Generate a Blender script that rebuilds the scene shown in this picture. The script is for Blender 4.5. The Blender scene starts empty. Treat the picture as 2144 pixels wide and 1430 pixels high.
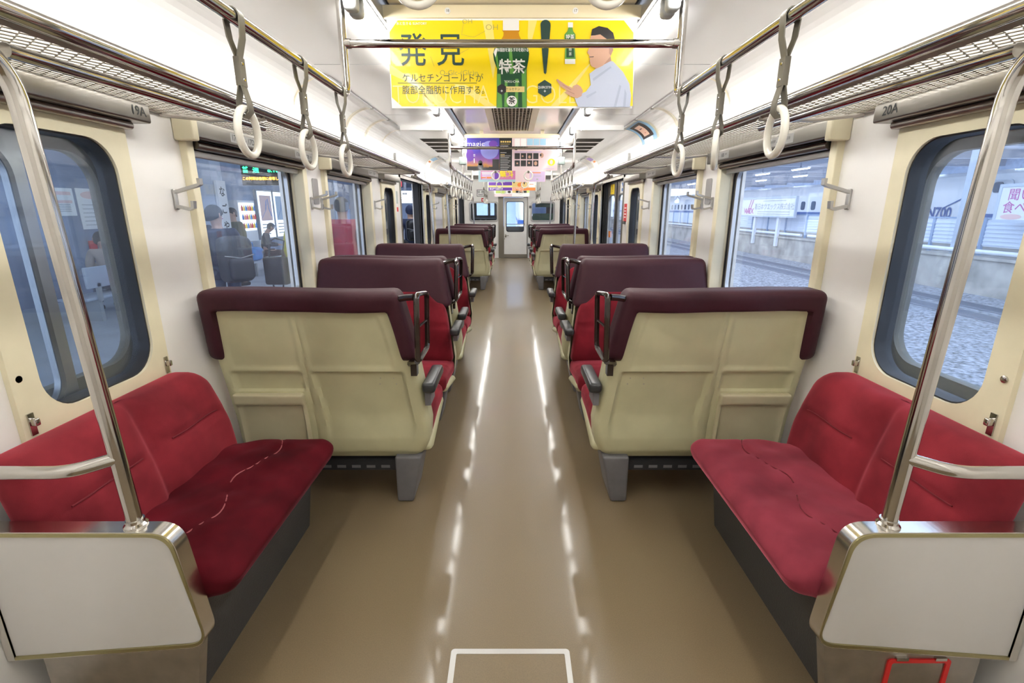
import bpy, bmesh, math, random
from mathutils import Vector, Matrix, Euler
random.seed(7)
SC = bpy.context.scene
COL = SC.collection
PI = math.pi

# ------------------------------------------------------------------ camera, world, exposure
cd = bpy.data.cameras.new('camera'); cam = bpy.data.objects.new('camera', cd); COL.objects.link(cam)
cd.sensor_fit = 'HORIZONTAL'; cd.sensor_width = 36.0; cd.lens = 36.0 * 1020.0 / 2144.0
cd.clip_start = 0.02; cd.clip_end = 300
cam.location = (0, 0, 1.40); cam.rotation_euler = (PI / 2 - math.atan(277.5 / 1020.0), 0, 0)
SC.camera = cam
SC.view_settings.view_transform = 'Standard'; SC.view_settings.look = 'None'
SC.view_settings.gamma = 1.0; SC.view_settings.use_curve_mapping = False
SC.view_settings.exposure = 2.32
wd = bpy.data.worlds.new('daylight'); SC.world = wd; wd.use_nodes = True
bgn = wd.node_tree.nodes['Background']; bgn.inputs[0].default_value = (0.72, 0.81, 1.0, 1); bgn.inputs[1].default_value = 0.68
TUBE_STRENGTH = 10.0
TUBE_COLOR = (1.0, 0.985, 0.945)
cy = SC.cycles
cy.max_bounces = 7; cy.diffuse_bounces = 4; cy.glossy_bounces = 4; cy.transmission_bounces = 4; cy.transparent_max_bounces = 16
cy.caustics_reflective = False; cy.caustics_refractive = False; cy.sample_clamp_indirect = 4.0

# ------------------------------------------------------------------ materials
MATS = {}
def mat(name, col, rough=0.5, metal=0.0, spec=0.5, noise=0.0, nscale=30.0, bump=0.0, bscale=200.0, coat=0.0, sheen=0.0, emit=None, estr=0.0, stretch=None, coatrough=0.05):
    m = bpy.data.materials.new(name); m.use_nodes = True
    nt = m.node_tree; b = nt.nodes['Principled BSDF']
    b.inputs['Base Color'].default_value = (*col, 1); b.inputs['Roughness'].default_value = rough
    b.inputs['Metallic'].default_value = metal; b.inputs['Specular IOR Level'].default_value = spec
    if coat: b.inputs['Coat Weight'].default_value = coat; b.inputs['Coat Roughness'].default_value = coatrough
    if sheen:
        b.inputs['Sheen Weight'].default_value = sheen; b.inputs['Sheen Roughness'].default_value = 0.35
        b.inputs['Sheen Tint'].default_value = (min(1, col[0]*2.2+.25), min(1, col[1]*2+.12), min(1, col[2]*2+.15), 1)
    if emit: b.inputs['Emission Color'].default_value = (*emit, 1); b.inputs['Emission Strength'].default_value = estr
    if noise or bump:
        tc = nt.nodes.new('ShaderNodeTexCoord'); mp = nt.nodes.new('ShaderNodeMapping'); nt.links.new(tc.outputs['Object'], mp.inputs[0])
        if stretch: mp.inputs['Scale'].default_value = stretch
    if noise:
        n = nt.nodes.new('ShaderNodeTexNoise'); n.inputs['Scale'].default_value = nscale; n.inputs['Detail'].default_value = 5
        nt.links.new(mp.outputs[0], n.inputs['Vector'])
        r = nt.nodes.new('ShaderNodeValToRGB')
        r.color_ramp.elements[0].color = (*[c * (1 - noise) for c in col], 1); r.color_ramp.elements[1].color = (*[min(1, c * (1 + noise)) for c in col], 1)
        r.color_ramp.elements[0].position = .3; r.color_ramp.elements[1].position = .7
        nt.links.new(n.outputs[0], r.inputs[0]); nt.links.new(r.outputs[0], b.inputs['Base Color'])
    if bump:
        n2 = nt.nodes.new('ShaderNodeTexNoise'); n2.inputs['Scale'].default_value = bscale; n2.inputs['Detail'].default_value = 3
        nt.links.new(mp.outputs[0], n2.inputs['Vector'])
        bp = nt.nodes.new('ShaderNodeBump'); bp.inputs['Strength'].default_value = bump; bp.inputs['Distance'].default_value = 0.002
        nt.links.new(n2.outputs[0], bp.inputs['Height']); nt.links.new(bp.outputs[0], b.inputs['Normal'])
    MATS[name] = m
    return m

def glass_mat(name, tint, haze, hazecol, gloss=1.0):
    m = bpy.data.materials.new(name); m.use_nodes = True; nt = m.node_tree; nt.nodes.clear()
    out = nt.nodes.new('ShaderNodeOutputMaterial'); tr = nt.nodes.new('ShaderNodeBsdfTransparent'); tr.inputs[0].default_value = (*tint, 1)
    df = nt.nodes.new('ShaderNodeBsdfDiffuse'); df.inputs[0].default_value = (*hazecol, 1)
    gl = nt.nodes.new('ShaderNodeBsdfGlossy'); gl.inputs['Roughness'].default_value = 0.02; gl.inputs[0].default_value = (.9, .93, 1, 1)
    lw = nt.nodes.new('ShaderNodeLayerWeight'); lw.inputs[0].default_value = .5
    pw = nt.nodes.new('ShaderNodeMath'); pw.operation = 'POWER'; pw.inputs[1].default_value = 5.0; nt.links.new(lw.outputs['Facing'], pw.inputs[0])
    mg = nt.nodes.new('ShaderNodeMath'); mg.operation = 'MULTIPLY_ADD'; mg.inputs[1].default_value = .9 * gloss; mg.inputs[2].default_value = .035 * gloss; nt.links.new(pw.outputs[0], mg.inputs[0])
    m1 = nt.nodes.new('ShaderNodeMixShader'); m1.inputs[0].default_value = haze
    tc = nt.nodes.new('ShaderNodeTexCoord'); n = nt.nodes.new('ShaderNodeTexNoise'); n.inputs['Scale'].default_value = 3.0; n.inputs['Detail'].default_value = 6
    mm = nt.nodes.new('ShaderNodeMath'); mm.operation = 'MULTIPLY'; mm.inputs[1].default_value = haze * 2
    nt.links.new(tc.outputs['Object'], n.inputs['Vector']); nt.links.new(n.outputs[0], mm.inputs[0]); nt.links.new(mm.outputs[0], m1.inputs[0])
    nt.links.new(tr.outputs[0], m1.inputs[1]); nt.links.new(df.outputs[0], m1.inputs[2])
    m2 = nt.nodes.new('ShaderNodeMixShader'); nt.links.new(mg.outputs[0], m2.inputs[0]); nt.links.new(m1.outputs[0], m2.inputs[1]); nt.links.new(gl.outputs[0], m2.inputs[2])
    nt.links.new(m2.outputs[0], out.inputs[0]); MATS[name] = m
    return m

def emis(name, col, s):
    m = bpy.data.materials.new(name); m.use_nodes = True; nt = m.node_tree; nt.nodes.clear()
    out = nt.nodes.new('ShaderNodeOutputMaterial'); e = nt.nodes.new('ShaderNodeEmission'); e.inputs[0].default_value = (*col, 1); e.inputs[1].default_value = s
    nt.links.new(e.outputs[0], out.inputs[0]); MATS[name] = m
    return m

mat('floor', (.187, .138, .078), .34, noise=.10, nscale=260, coat=.33, coatrough=.085)
mat('wall', (.86, .84, .81), .28, noise=.03, nscale=4, spec=.5, coat=.15)
mat('ceil', (.93, .92, .895), .22, spec=.5, coat=.5, coatrough=.08)
mat('ceil_mid', (.80, .74, .60), .25, coat=.5, coatrough=.1)
mat('cream', (.76, .695, .50), .42, noise=.05, nscale=9)
mat('cream_bar', (.82, .72, .50), .4)
mat('shell', (.545, .52, .325), .42, noise=.07, nscale=7, bump=.10, bscale=900, spec=.4)
mat('flap', (.55, .50, .33), .45, noise=.05, nscale=9, bump=.08, bscale=900)
mat('cap', (.043, .009, .0155), .55, noise=.06, nscale=40, bump=.25, bscale=420, spec=.32)
mat('moquette_shaded', (.088, .005, .010), .85, noise=.5, nscale=4.5, bump=.2, bscale=500, spec=.1, sheen=.3)  # left bench seat: same fabric, shade on the nap darkened into the colour
mat('moquette_back_lit', (.215, .021, .030), .85, noise=.4, nscale=4.5, bump=.2, bscale=500, spec=.12, sheen=.9)  # bench backs: same fabric, light on the upright nap put into the colour
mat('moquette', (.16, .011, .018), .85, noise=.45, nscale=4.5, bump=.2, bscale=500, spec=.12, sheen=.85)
mat('moquette_window_lit', (.235, .034, .052), .85, noise=.38, nscale=4.5, bump=.2, bscale=500, spec=.12, sheen=1.0)  # right bench seat: same fabric, bluish window light painted into the colour
mat('seam', (.16, .006, .014), .8)
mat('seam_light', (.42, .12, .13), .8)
mat('steel', (.56, .54, .51), .10, 1.0)
mat('brushed', (.29, .27, .24), .32, 1.0, bump=.10, bscale=90, stretch=(1, .04, 1))
mat('brushed_bright', (.70, .675, .63), .2, 1.0, bump=.06, bscale=90, stretch=(1, .04, 1))
mat('brushed_dark', (.46, .43, .39), .38, 1.0, noise=.1, nscale=20)
mat('alu', (.47, .465, .455), .36, .9)
mat('floor_reflection_edge', (.40, .36, .19), .28, .9)  # steel rim with the floor's reflection painted in as an olive tint
mat('laminate', (.595, .58, .565), .35, noise=.025, nscale=5)
mat('kick', (.055, .053, .052), .55, bump=.9, bscale=160)
mat('leg', (.15, .145, .15), .45, noise=.08, nscale=20)
mat('black', (.012, .011, .011), .3)
mat('rubber', (.02, .02, .022), .5)
mat('gloss_black', (.022, .014, .011), .12, coat=.6)
mat('arm', (.028, .03, .031), .33)
mat('belt', (.19, .175, .14), .5)
mat('ring', (.82, .79, .71), .22, coat=.3)
mat('net', (.42, .38, .30), .45, .5)
mat('grille', (.56, .50, .38), .4)
mat('dark', (.03, .028, .025), .6)
mat('vent', (.10, .09, .075), .5)
mat('white', (.86, .85, .83), .4)
mat('paper', (.95, .94, .93), .45, coat=.2)
mat('ink', (.02, .022, .022), .5)
mat('grey', (.42, .43, .43), .5)
mat('greengrey', (.40, .47, .45), .5)
mat('blind', (.52, .53, .56), .5, bump=.2, bscale=60)
mat('red', (.62, .02, .02), .45)
mat('yellow', (.93, .66, .0), .4)
mat('blue', (.06, .22, .62), .4)
emis('tube', TUBE_COLOR, TUBE_STRENGTH)
glass_mat('pane', (.90, .94, .98), .07, (.62, .72, .9))
glass_mat('pane_clear', (.93, .96, .98), .03, (.6, .7, .9))

# ------------------------------------------------------------------ mesh helper
class MB:
    def __init__(s): s.v = []; s.f = []; s.m = []; s.cm = 0
    def add(s, vs, fs):
        o = len(s.v); s.v.extend([tuple(p) for p in vs]); s.f.extend([tuple(i + o for i in f) for f in fs]); s.m.extend([s.cm] * len(fs)); return s
    def box(s, x0, x1, y0, y1, z0, z1):
        x0, x1 = min(x0, x1), max(x0, x1); y0, y1 = min(y0, y1), max(y0, y1); z0, z1 = min(z0, z1), max(z0, z1)
        vs = [(x0,y0,z0),(x1,y0,z0),(x1,y1,z0),(x0,y1,z0),(x0,y0,z1),(x1,y0,z1),(x1,y1,z1),(x0,y1,z1)]
        return s.add(vs, [(0,3,2,1),(4,5,6,7),(0,1,5,4),(1,2,6,5),(2,3,7,6),(3,0,4,7)])
    def rbox(s, x0, x1, y0, y1, z0, z1, r=.02, seg=.04, fn=None, rs=3):
        """box with truly rounded edges, gridded so that fn(point) may bend it"""
        lo = Vector((min(x0,x1), min(y0,y1), min(z0,z1))); hi = Vector((max(x0,x1), max(y0,y1), max(z0,z1)))
        r = min(r, *( (hi[i]-lo[i]) / 2 - 1e-5 for i in range(3)))
        def cuts(a, b):
            c = [a + r * (1 - math.cos(PI / 2 * k / rs)) for k in range(rs + 1)]
            n = max(1, int(round((b - a - 2 * r) / seg)))
            c += [a + r + (b - a - 2 * r) * k / n for k in range(1, n)]
            c += [b - r * (1 - math.cos(PI / 2 * k / rs)) for k in range(rs, -1, -1)]
            return c
        cs = [cuts(lo[i], hi[i]) for i in range(3)]
        idx = {}; vs = []; fs = []
        def vid(p):
            k = (round(p[0], 6), round(p[1], 6), round(p[2], 6))
            if k not in idx:
                q = Vector(p); c = Vector([min(max(q[i], lo[i] + r), hi[i] - r) for i in range(3)]); d = q - c
                if d.length > 1e-9: q = c + d.normalized() * r
                idx[k] = len(vs); vs.append(fn(q) if fn else q)
            return idx[k]
        for ax in range(3):
            a, b = (ax + 1) % 3, (ax + 2) % 3
            for side in (0, 1):
                val = lo[ax] if side == 0 else hi[ax]
                A, B = cs[a], cs[b]
                for i in range(len(A) - 1):
                    for j in range(len(B) - 1):
                        q = []
                        for (u, w) in ((A[i], B[j]), (A[i+1], B[j]), (A[i+1], B[j+1]), (A[i], B[j+1])):
                            p = [0, 0, 0]; p[ax] = val; p[a] = u; p[b] = w; q.append(vid(p))
                        if side == 0: q.reverse()
                        q2 = [x for n_, x in enumerate(q) if x not in q[:n_]]
                        if len(q2) >= 3: fs.append(tuple(q2))
        return s.add(vs, fs)
    def tube(s, pts, r, n=10, closed=False, cap=True, flat=None):
        pts = [Vector(p) for p in pts]; N = len(pts); rings = []; up = None
        for i, p in enumerate(pts):
            if closed: t = (pts[(i+1) % N] - pts[i-1])
            else: t = pts[min(i+1, N-1)] - pts[max(i-1, 0)]
            t.normalize()
            if up is None:
                up = Vector((0,0,1)) if abs(t.z) < .9 else Vector((0,1,0))
            up = (up - t * up.dot(t)); up.normalize(); sd = t.cross(up)
            rr = r[i] if isinstance(r, (list, tuple)) else r
            ring = []
            for k in range(n):
                a = 2 * PI * k / n
                ca, sa = math.cos(a), math.sin(a)
                if flat: ring.append(p + sd * (ca * flat[0]) + up * (sa * flat[1]))
                else: ring.append(p + (sd * ca + up * sa) * rr)
            rings.append(ring)
        vs = [q for ring in rings for q in ring]; fs = []
        M = N if closed else N - 1
        for i in range(M):
            a, b = i * n, ((i + 1) % N) * n
            for k in range(n): fs.append((a + k, b + k, b + (k+1) % n, a + (k+1) % n)[::-1])
        if not closed and cap:
            fs.append(tuple(range(n))); fs.append(tuple(range((N-1)*n, N*n))[::-1])
        return s.add(vs, fs)
    def ribbon(s, pts, w, th, axis=(0,1,0), closed=False):
        """flat strap along pts (its width along axis)"""
        pts = [Vector(p) for p in pts]; N = len(pts); ax = Vector(axis).normalized(); vs = []
        for i, p in enumerate(pts):
            t = (pts[(i+1) % N] - pts[i-1]) if closed else pts[min(i+1,N-1)] - pts[max(i-1,0)]
            t.normalize(); nn = t.cross(ax); nn.normalize()
            for (a, b) in ((-1,-1),(1,-1),(1,1),(-1,1)): vs.append(p + ax * (a*w/2) + nn * (b*th/2))
        fs = []
        for i in range(N if closed else N-1):
            a, b = i*4, ((i+1) % N)*4
            for k in range(4): fs.append((a+k, a+(k+1)%4, b+(k+1)%4, b+k))
        if not closed: fs.append((3,2,1,0)); fs.append(tuple(range((N-1)*4, N*4)))
        return s.add(vs, fs)
    def ringplate(s, outer, inner, to3, d0, d1):
        """plate with a hole: loops of equal length in 2D, to3(u, v, depth)"""
        n = len(outer); vs = [to3(*p, d0) for p in outer] + [to3(*p, d0) for p in inner] + [to3(*p, d1) for p in outer] + [to3(*p, d1) for p in inner]
        fs = []
        for k in range(n):
            j = (k+1) % n
            fs += [(k, j, n+j, n+k), (2*n+k, 3*n+k, 3*n+j, 2*n+j), (k, 2*n+k, 2*n+j, j), (n+k, n+j, 3*n+j, 3*n+k)]
        return s.add(vs, fs)
    def prism(s, loop, to3, d0, d1):
        n = len(loop); vs = [to3(*p, d0) for p in loop] + [to3(*p, d1) for p in loop]
        fs = [tuple(range(n))[::-1], tuple(range(n, 2*n))] + [(k, (k+1) % n, n + (k+1) % n, n + k) for k in range(n)]
        return s.add(vs, fs)
    def grid(s, fn, nu, nv):
        vs = [fn(i / nu, j / nv) for j in range(nv + 1) for i in range(nu + 1)]
        return s.add(vs, [(j*(nu+1)+i, j*(nu+1)+i+1, (j+1)*(nu+1)+i+1, (j+1)*(nu+1)+i) for j in range(nv) for i in range(nu)])
    def lathe(s, prof, c, axis='Z', n=16):
        vs = []; fs = []
        for (r, h) in prof:
            for k in range(n):
                a = 2*PI*k/n; x, y = r*math.cos(a), r*math.sin(a)
                vs.append({'Z': (c[0]+x, c[1]+y, c[2]+h), 'Y': (c[0]+x, c[1]+h, c[2]+y), 'X': (c[0]+h, c[1]+x, c[2]+y)}[axis])
        for i in range(len(prof)-1):
            for k in range(n): fs.append((i*n+k, i*n+(k+1)%n, (i+1)*n+(k+1)%n, (i+1)*n+k))
        fs.append(tuple(range(n))[::-1]); fs.append(tuple(range((len(prof)-1)*n, len(prof)*n)))
        return s.add(vs, fs)
    def text(s, body, size, to3, u, v, align='CENTER', bold=0.0, sx=1.0):
        vs, fs = text_geo(body, align, bold)
        return s.add([to3(u + p[0]*size*sx, v + p[1]*size, 0) for p in vs], fs)
    def mesh(s, name, mats, angle=38):
        me = bpy.data.meshes.new(name); me.from_pydata(s.v, [], s.f)
        for m in (mats if isinstance(mats, (list, tuple)) else [mats]): me.materials.append(MATS[m])
        if isinstance(mats, (list, tuple)) and len(mats) > 1: me.polygons.foreach_set('material_index', s.m)
        bm = bmesh.new(); bm.from_mesh(me); bmesh.ops.recalc_face_normals(bm, faces=bm.faces); bm.to_mesh(me); bm.free()
        me.polygons.foreach_set('use_smooth', [True] * len(me.polygons)); me.set_sharp_from_angle(angle=math.radians(angle)); me.update()
        return me
    def build(s, name, mats, parent=None, angle=38, loc=None):
        o = bpy.data.objects.new(name, s.mesh(name, mats, angle)); COL.objects.link(o)
        if parent is not None: o.parent = parent
        if loc: o.location = loc
        return o

_TX = {}
def text_geo(body, align, bold):
    k = (body, align, bold)
    if k not in _TX:
        cu = bpy.data.curves.new('lettering', 'FONT'); cu.body = body; cu.size = 1.0; cu.align_x = align; cu.align_y = 'CENTER'; cu.resolution_u = 3; cu.offset = bold
        ob = bpy.data.objects.new('lettering', cu); COL.objects.link(ob); bpy.context.view_layer.update()
        dg = bpy.context.evaluated_depsgraph_get(); me = ob.evaluated_get(dg).to_mesh()
        _TX[k] = ([tuple(v.co) for v in me.vertices], [tuple(p.vertices) for p in me.polygons])
        ob.evaluated_get(dg).to_mesh_clear(); bpy.data.objects.remove(ob); bpy.data.curves.remove(cu)
    return _TX[k]

def rrect(u0, u1, v0, v1, r, n=8):
    """rounded rectangle loop, 4*(n+1) points"""
    r = max(1e-4, min(r, (u1-u0)/2 - 1e-4, (v1-v0)/2 - 1e-4)); L = []
    for (cu, cv, a0) in ((u1-r, v1-r, 0), (u0+r, v1-r, PI/2), (u0+r, v0+r, PI), (u1-r, v0+r, 3*PI/2)):
        for k in range(n+1):
            a = a0 + PI/2*k/n; L.append((cu + r*math.cos(a), cv + r*math.sin(a)))
    return L
def arc(c, p0, p1, n=6):
    """points of a rounded corner from p0 to p1 about the bend point c"""
    c, p0, p1 = Vector(c), Vector(p0), Vector(p1)
    return [(1-t)**2*p0 + 2*t*(1-t)*c + t*t*p1 for t in [k/n for k in range(n+1)]]
def path(pts, r, n=6):
    """polyline with rounded corners"""
    P = [Vector(p) for p in pts]; out = [P[0]]
    for i in range(1, len(P)-1):
        a = (P[i-1]-P[i]); b = (P[i+1]-P[i]); ra = min(r, a.length*.49, b.length*.49)
        out += arc(P[i], P[i]+a.normalized()*ra, P[i]+b.normalized()*ra, n)
    return out + [P[-1]]

def empty(name, loc=(0,0,0)):
    o = bpy.data.objects.new(name, None); COL.objects.link(o); o.location = loc; o.empty_display_size = .05
    return o
def tag(o, label, cat, group=None):
    o['label'] = label; o['category'] = cat
    if group: o['group'] = group
    return o
def struct(o): o['kind'] = 'structure'; return o
def thing(name, label, cat, group=None): return tag(empty(name), label, cat, group)
def kids(o): return [c for c in bpy.data.objects if c.parent == o]
def copy_tree(o, move=(0,0,0), parent=None):
    c = o.copy(); COL.objects.link(c)
    if parent is not None: c.parent = parent
    else: c.location = Vector(o.location) + Vector(move)
    for ch in kids_of(o): copy_tree(ch, parent=c)
    return c
_KC = {}
def kids_of(o):
    return [c for c in COL.objects if c.parent == o]
W = 1.35          # inner face of the side walls
P = 6.55          # spacing of the doors along the car
YEND = 14.58
YB = -1.3
SIDES = (('left', -1, 'platform side'), ('right', 1, 'track side'))
# ------------------------------------------------------------------ the car body
struct(MB().box(-W-.1, W+.1, YB-.1, YEND+1.9, -.06, 0).build('floor', 'floor'))
D0 = (6.15, 7.60)                       # second doorway along the wall
WIN = []                                # (y0, y1, z0, z1, kind, section)
for k in (0, 1):
    o = k * P
    WIN += [(1.25+o, 1.78+o, .795, 1.65, 'pocket', k), (2.16+o, 3.28+o, .80, 1.69, 'large', k), (3.67+o, 4.79+o, .80, 1.69, 'large', k), (5.25+o, 5.78+o, .795, 1.65, 'pocket_far', k)]
DOORS = [(D0[0], D0[1]), (D0[0]+P, D0[1]+P)]
def wall_mesh(holes, a0, a1, z0, z1, to3, d0, d1):
    A = sorted({a0, a1, *[h[0] for h in holes], *[h[1] for h in holes]}); Z = sorted({z0, z1, *[h[2] for h in holes], *[h[3] for h in holes]})
    A = [a for a in A if a0 <= a <= a1]; Z = [z for z in Z if z0 <= z <= z1]
    inside = lambda a, z: any(h[0]-1e-6 < a < h[1]+1e-6 and h[2]-1e-6 < z < h[3]+1e-6 for h in holes)
    m = MB(); solid = {}
    for i in range(len(A)-1):
        for j in range(len(Z)-1):
            solid[i, j] = not inside((A[i]+A[i+1])/2, (Z[j]+Z[j+1])/2)
    for (i, j), s in solid.items():
        if not s: continue
        p = [(A[i],Z[j]),(A[i+1],Z[j]),(A[i+1],Z[j+1]),(A[i],Z[j+1])]
        m.add([to3(*q, d0) for q in p], [(0,1,2,3)]); m.add([to3(*q, d1) for q in p], [(3,2,1,0)])
        for (di, dj, e) in ((-1,0,(3,0)),(1,0,(1,2)),(0,-1,(0,1)),(0,1,(2,3))):
            if not solid.get((i+di, j+dj), False):
                m.add([to3(*p[e[0]], d0), to3(*p[e[0]], d1), to3(*p[e[1]], d1), to3(*p[e[1]], d0)], [(0,1,2,3)])
    return m
for nm, sx, ph in SIDES:
    holes = [(w[0], w[1], w[2], w[3]) for w in WIN] + [(d[0], d[1], 0, 1.76) for d in DOORS if d[1] < YEND]
    holes = [h for h in holes if h[1] < YEND - .1]
    m = wall_mesh(holes, YB, YEND, 0, 2.03, lambda a, z, d: (sx*d, a, z), W, W+.05)
    struct(m.build('wall_'+nm, 'wall'))
    # outer skin of the car
    oh = []
    for w in WIN:
        e = .03
        oh.append((w[0]-.06, w[1]+.08, w[2]+.04, w[3]-.05) if w[4].startswith('pocket') else (w[0]-.0, w[1]+.0, w[2]-.0, w[3]+.0))
    oh += [(d[0], d[1], 0, 1.76) for d in DOORS]
    oh = [h for h in oh if h[1] < YEND - .1]
    m = wall_mesh(oh, YB, YEND+1.8, -.9, 2.3, lambda a, z, d: (sx*d, a, z), W+.125, W+.145)
    struct(m.build('wall_outer_'+nm, 'brushed_dark'))
struct(MB().box(-W-.1, W+.1, YB-.08, YB, 0, 2.3).build('wall_rear', 'wall'))

# ceiling: raised middle, lamp troughs, flat sides, curved shoulders
HS, HC, XF = 2.19, 2.245, 1.12
m = MB()
prof = [(XF + (W-XF)*math.sin(t), 2.02 + (HS-2.02)*math.cos(t)) for t in [PI/2*k/12 for k in range(13)]]
for sx in (-1, 1):
    for (a, b) in zip(prof[:-1], prof[1:]):
        m.add([(sx*a[0], YB, a[1]), (sx*b[0], YB, b[1]), (sx*b[0], YEND, b[1]), (sx*a[0], YEND, a[1])], [(0,1,2,3)])
    vents = [(.76, 1.08, y, y+.30) for c in (6.87, 6.87+P) for y in (c-.78, c-.40, c-.02, c+.36)]
    hm = wall_mesh([(v[0], v[1], v[2], v[3]) for v in vents], .665, XF, YB, YEND, lambda a, y, d: (sx*a, y, d), HS, HS+.03)
    m.add(hm.v, hm.f)
    m.add([(sx*.665, YB, HS), (sx*.665, YEND, HS), (sx*.665, YEND, HS+.035), (sx*.665, YB, HS+.035)], [(0,1,2,3)])
    m.add([(sx*.665, YB, HS+.03), (sx*.665, YEND, HS+.03), (sx*.56, YEND, HS+.03), (sx*.56, YB, HS+.03)], [(0,1,2,3)])
struct(m.build('ceiling', 'ceil', angle=25))
m = MB()
m.box(-.525, .525, YB, YEND, HC, HC+.02)
struct(m.build('ceiling_middle', 'ceil_mid'))
for sx, nm in ((-1, 'left'), (1, 'right')):
    m = MB(); m.box(sx*.525, sx*.555, YB, YEND, HC+.03, HC+.04); struct(m.build('trim_slot_'+nm, 'dark'))
    m = MB(); m.box(sx*.553, sx*.563, YB, YEND, HS+.0, HC+.04); m.box(sx*.570, sx*.576, YB, YEND, HS+.012, HS+.035); m.box(sx*.586, sx*.590, YB, YEND, HS+.016, HS+.035)
    struct(m.build('trim_rail_'+nm, 'alu'))
# thin joints across the side ceilings and two ceiling beams before the doors
m = MB()
for y in (3.07, 4.6, 8.3, 10.2, 12.2):
    for sx in (-1, 1): m.box(sx*.67, sx*XF, y, y+.004, HS-.0015, HS+.001)
struct(m.build('trim_ceiling_joint', 'grey'))
m = MB()
for y in (5.15, 8.62, 11.7):
    for sx in (-1, 1): m.rbox(sx*.68, sx*1.10, y, y+.05, HS-.045, HS+.005, r=.008, seg=.3)
struct(m.build('trim_ceiling_beam', 'ceil'))

# ------------------------------------------------------------------ fluorescent lamps
n = 0
TP = 1.09
for sx, nm, ph in ((-1, 'left', 'platform'), (1, 'right', 'track')):
    for k in range(-3, 12):
        y0 = 2.24 + TP * k
        if y0 + TP > YEND: continue
        ordn = ('behind the camera' if k < 0 else 'number %d from the yellow poster' % (k + 1))
        t = thing('fluorescent_lamp', 'glowing fluorescent tube in the %s-side ceiling row, %s' % (ph, ordn), 'lamp', 'fluorescent tubes in the ceiling')
        MB().tube([(sx*.628, y0+.03, 2.172), (sx*.628, y0+TP-.06, 2.172)], .0165, 10).build('tube', 'tube', t)
        for y in (y0-.02, y0+TP-.09):
            m = MB(); m.rbox(sx*.60, sx*.656, y, y+.06, 2.145, 2.225, r=.018, seg=.1); m.build('lamp_holder', 'grey', t)

# ------------------------------------------------------------------ side vents in the ceiling, grille in the middle
vn = {0: 'nearest', 1: 'second', 2: 'third', 3: 'farthest'}
for ci, c in enumerate((6.87, 6.87+P)):
    for sx, ph in ((-1, 'platform side'), (1, 'track side')):
        for k, y in enumerate((c-.78, c-.40, c-.02, c+.36)):
            t = thing('ceiling_vent', 'dark louvred vent, %s of four in the ceiling at the %s doors, %s' % (vn[k], ('middle', 'far')[ci], ph), 'vent', 'louvred ceiling vents')
            m = MB(); m.box(sx*.76, sx*1.08, y, y+.30, HS+.028, HS+.034); m.build('backing', 'vent', t)
            m = MB()
            for j in range(9):
                yy = y + .015 + j*.034
                m.add([(sx*.76, yy, HS+.001), (sx*1.08, yy, HS+.001), (sx*1.08, yy+.018, HS+.02), (sx*.76, yy+.018, HS+.02), (sx*.76, yy+.004, HS-.001), (sx*1.08, yy+.004, HS-.001)], [(0,1,2,3),(4,3,2,5),(0,4,5,1)])
            m.build('louvre', 'vent', t)
for gi, (g0, g1, lb) in enumerate(((4.45, 5.72, 'cream air grille in the ceiling just behind the yellow poster'), (.3, 1.95, 'cream air grille in the ceiling in front of the yellow poster'))):
    t = thing('ceiling_grille', lb, 'grille', 'ceiling air grilles')
    m = MB(); m.box(-.20, .20, g0, g1, HC-.003, HC+.001); m.build('backing', 'dark', t)
    m = MB()
    m.box(-.235, -.175, g0, g1, HC-.022, HC); m.box(.175, .235, g0, g1, HC-.022, HC); m.box(-.235, .235, g0-.03, g0, HC-.022, HC); m.box(-.235, .235, g1, g1+.03, HC-.022, HC)
    m.build('frame', 'cream_bar', t)
    m = MB()
    for j in range(11): m.box(-.16+j*.032-.0035, -.16+j*.032+.0035, g0, g1, HC-.022, HC-.004)
    y = g0 + .06
    while y < g1: m.box(-.175, .175, y, y+.006, HC-.019, HC-.006); y += .11
    m.build('slat', 'grille', t)

# ------------------------------------------------------------------ end wall with cab door and two windows
ed0, ed1, edz = -.245, .445, 1.725
eh = [(ed0, ed1, 0, edz), (-1.215, -.415, 1.06, 1.585), (.555, 1.215, 1.06, 1.585)]
m = wall_mesh(eh, -W-.05, W+.05, 0, 2.3, lambda a, z, d: (a, d, z), YEND, YEND+.06)
struct(m.build('wall_end', 'wall'))
ey = lambda a, z, d: (a, YEND + d, z)
dr = struct(empty('door_1'))
mm = MB(); mm.ringplate(rrect(ed0+.01, ed1-.01, .012, edz-.01, .004), rrect(ed0+.085, ed1-.105, .765, 1.60, .06), ey, -.004, .03); mm.build('door_leaf', 'wall', dr)
MB().ringplate(rrect(ed0+.075, ed1-.095, .755, 1.61, .065), rrect(ed0+.092, ed1-.112, .772, 1.593, .055), ey, -.012, .0).build('window_gasket', 'rubber', dr)
MB().prism(rrect(ed0+.086, ed1-.106, .766, 1.599, .06), ey, .01, .014).build('window_pane', 'pane_clear', dr)
MB().box(ed0+.012, ed1-.012, YEND-.008, YEND-.003, .012, .11).build('kick_plate', 'brushed', dr)
m = MB(); m.tube([(ed0+.07, YEND-.03, .975), (ed1-.09, YEND-.03, .975)], .008, 8); m.box(ed0+.06, ed0+.085, YEND-.035, YEND, .962, .99); m.box(ed1-.105, ed1-.08, YEND-.035, YEND, .962, .99); m.build('window_bar', 'steel', dr)
m = MB(); m.rbox(ed0+.04, ed0+.075, YEND-.02, YEND, .60, .70, r=.006, seg=.1); m.tube([(ed0+.057, YEND-.018, .655), (ed0+.057, YEND-.05, .655), (ed0+.15, YEND-.05, .655)], .009, 8); m.lathe([(.012, -.012), (.012, 0)], (ed0+.03, YEND-.006, .555), 'Y'); m.build('handle', 'steel', dr)
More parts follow.
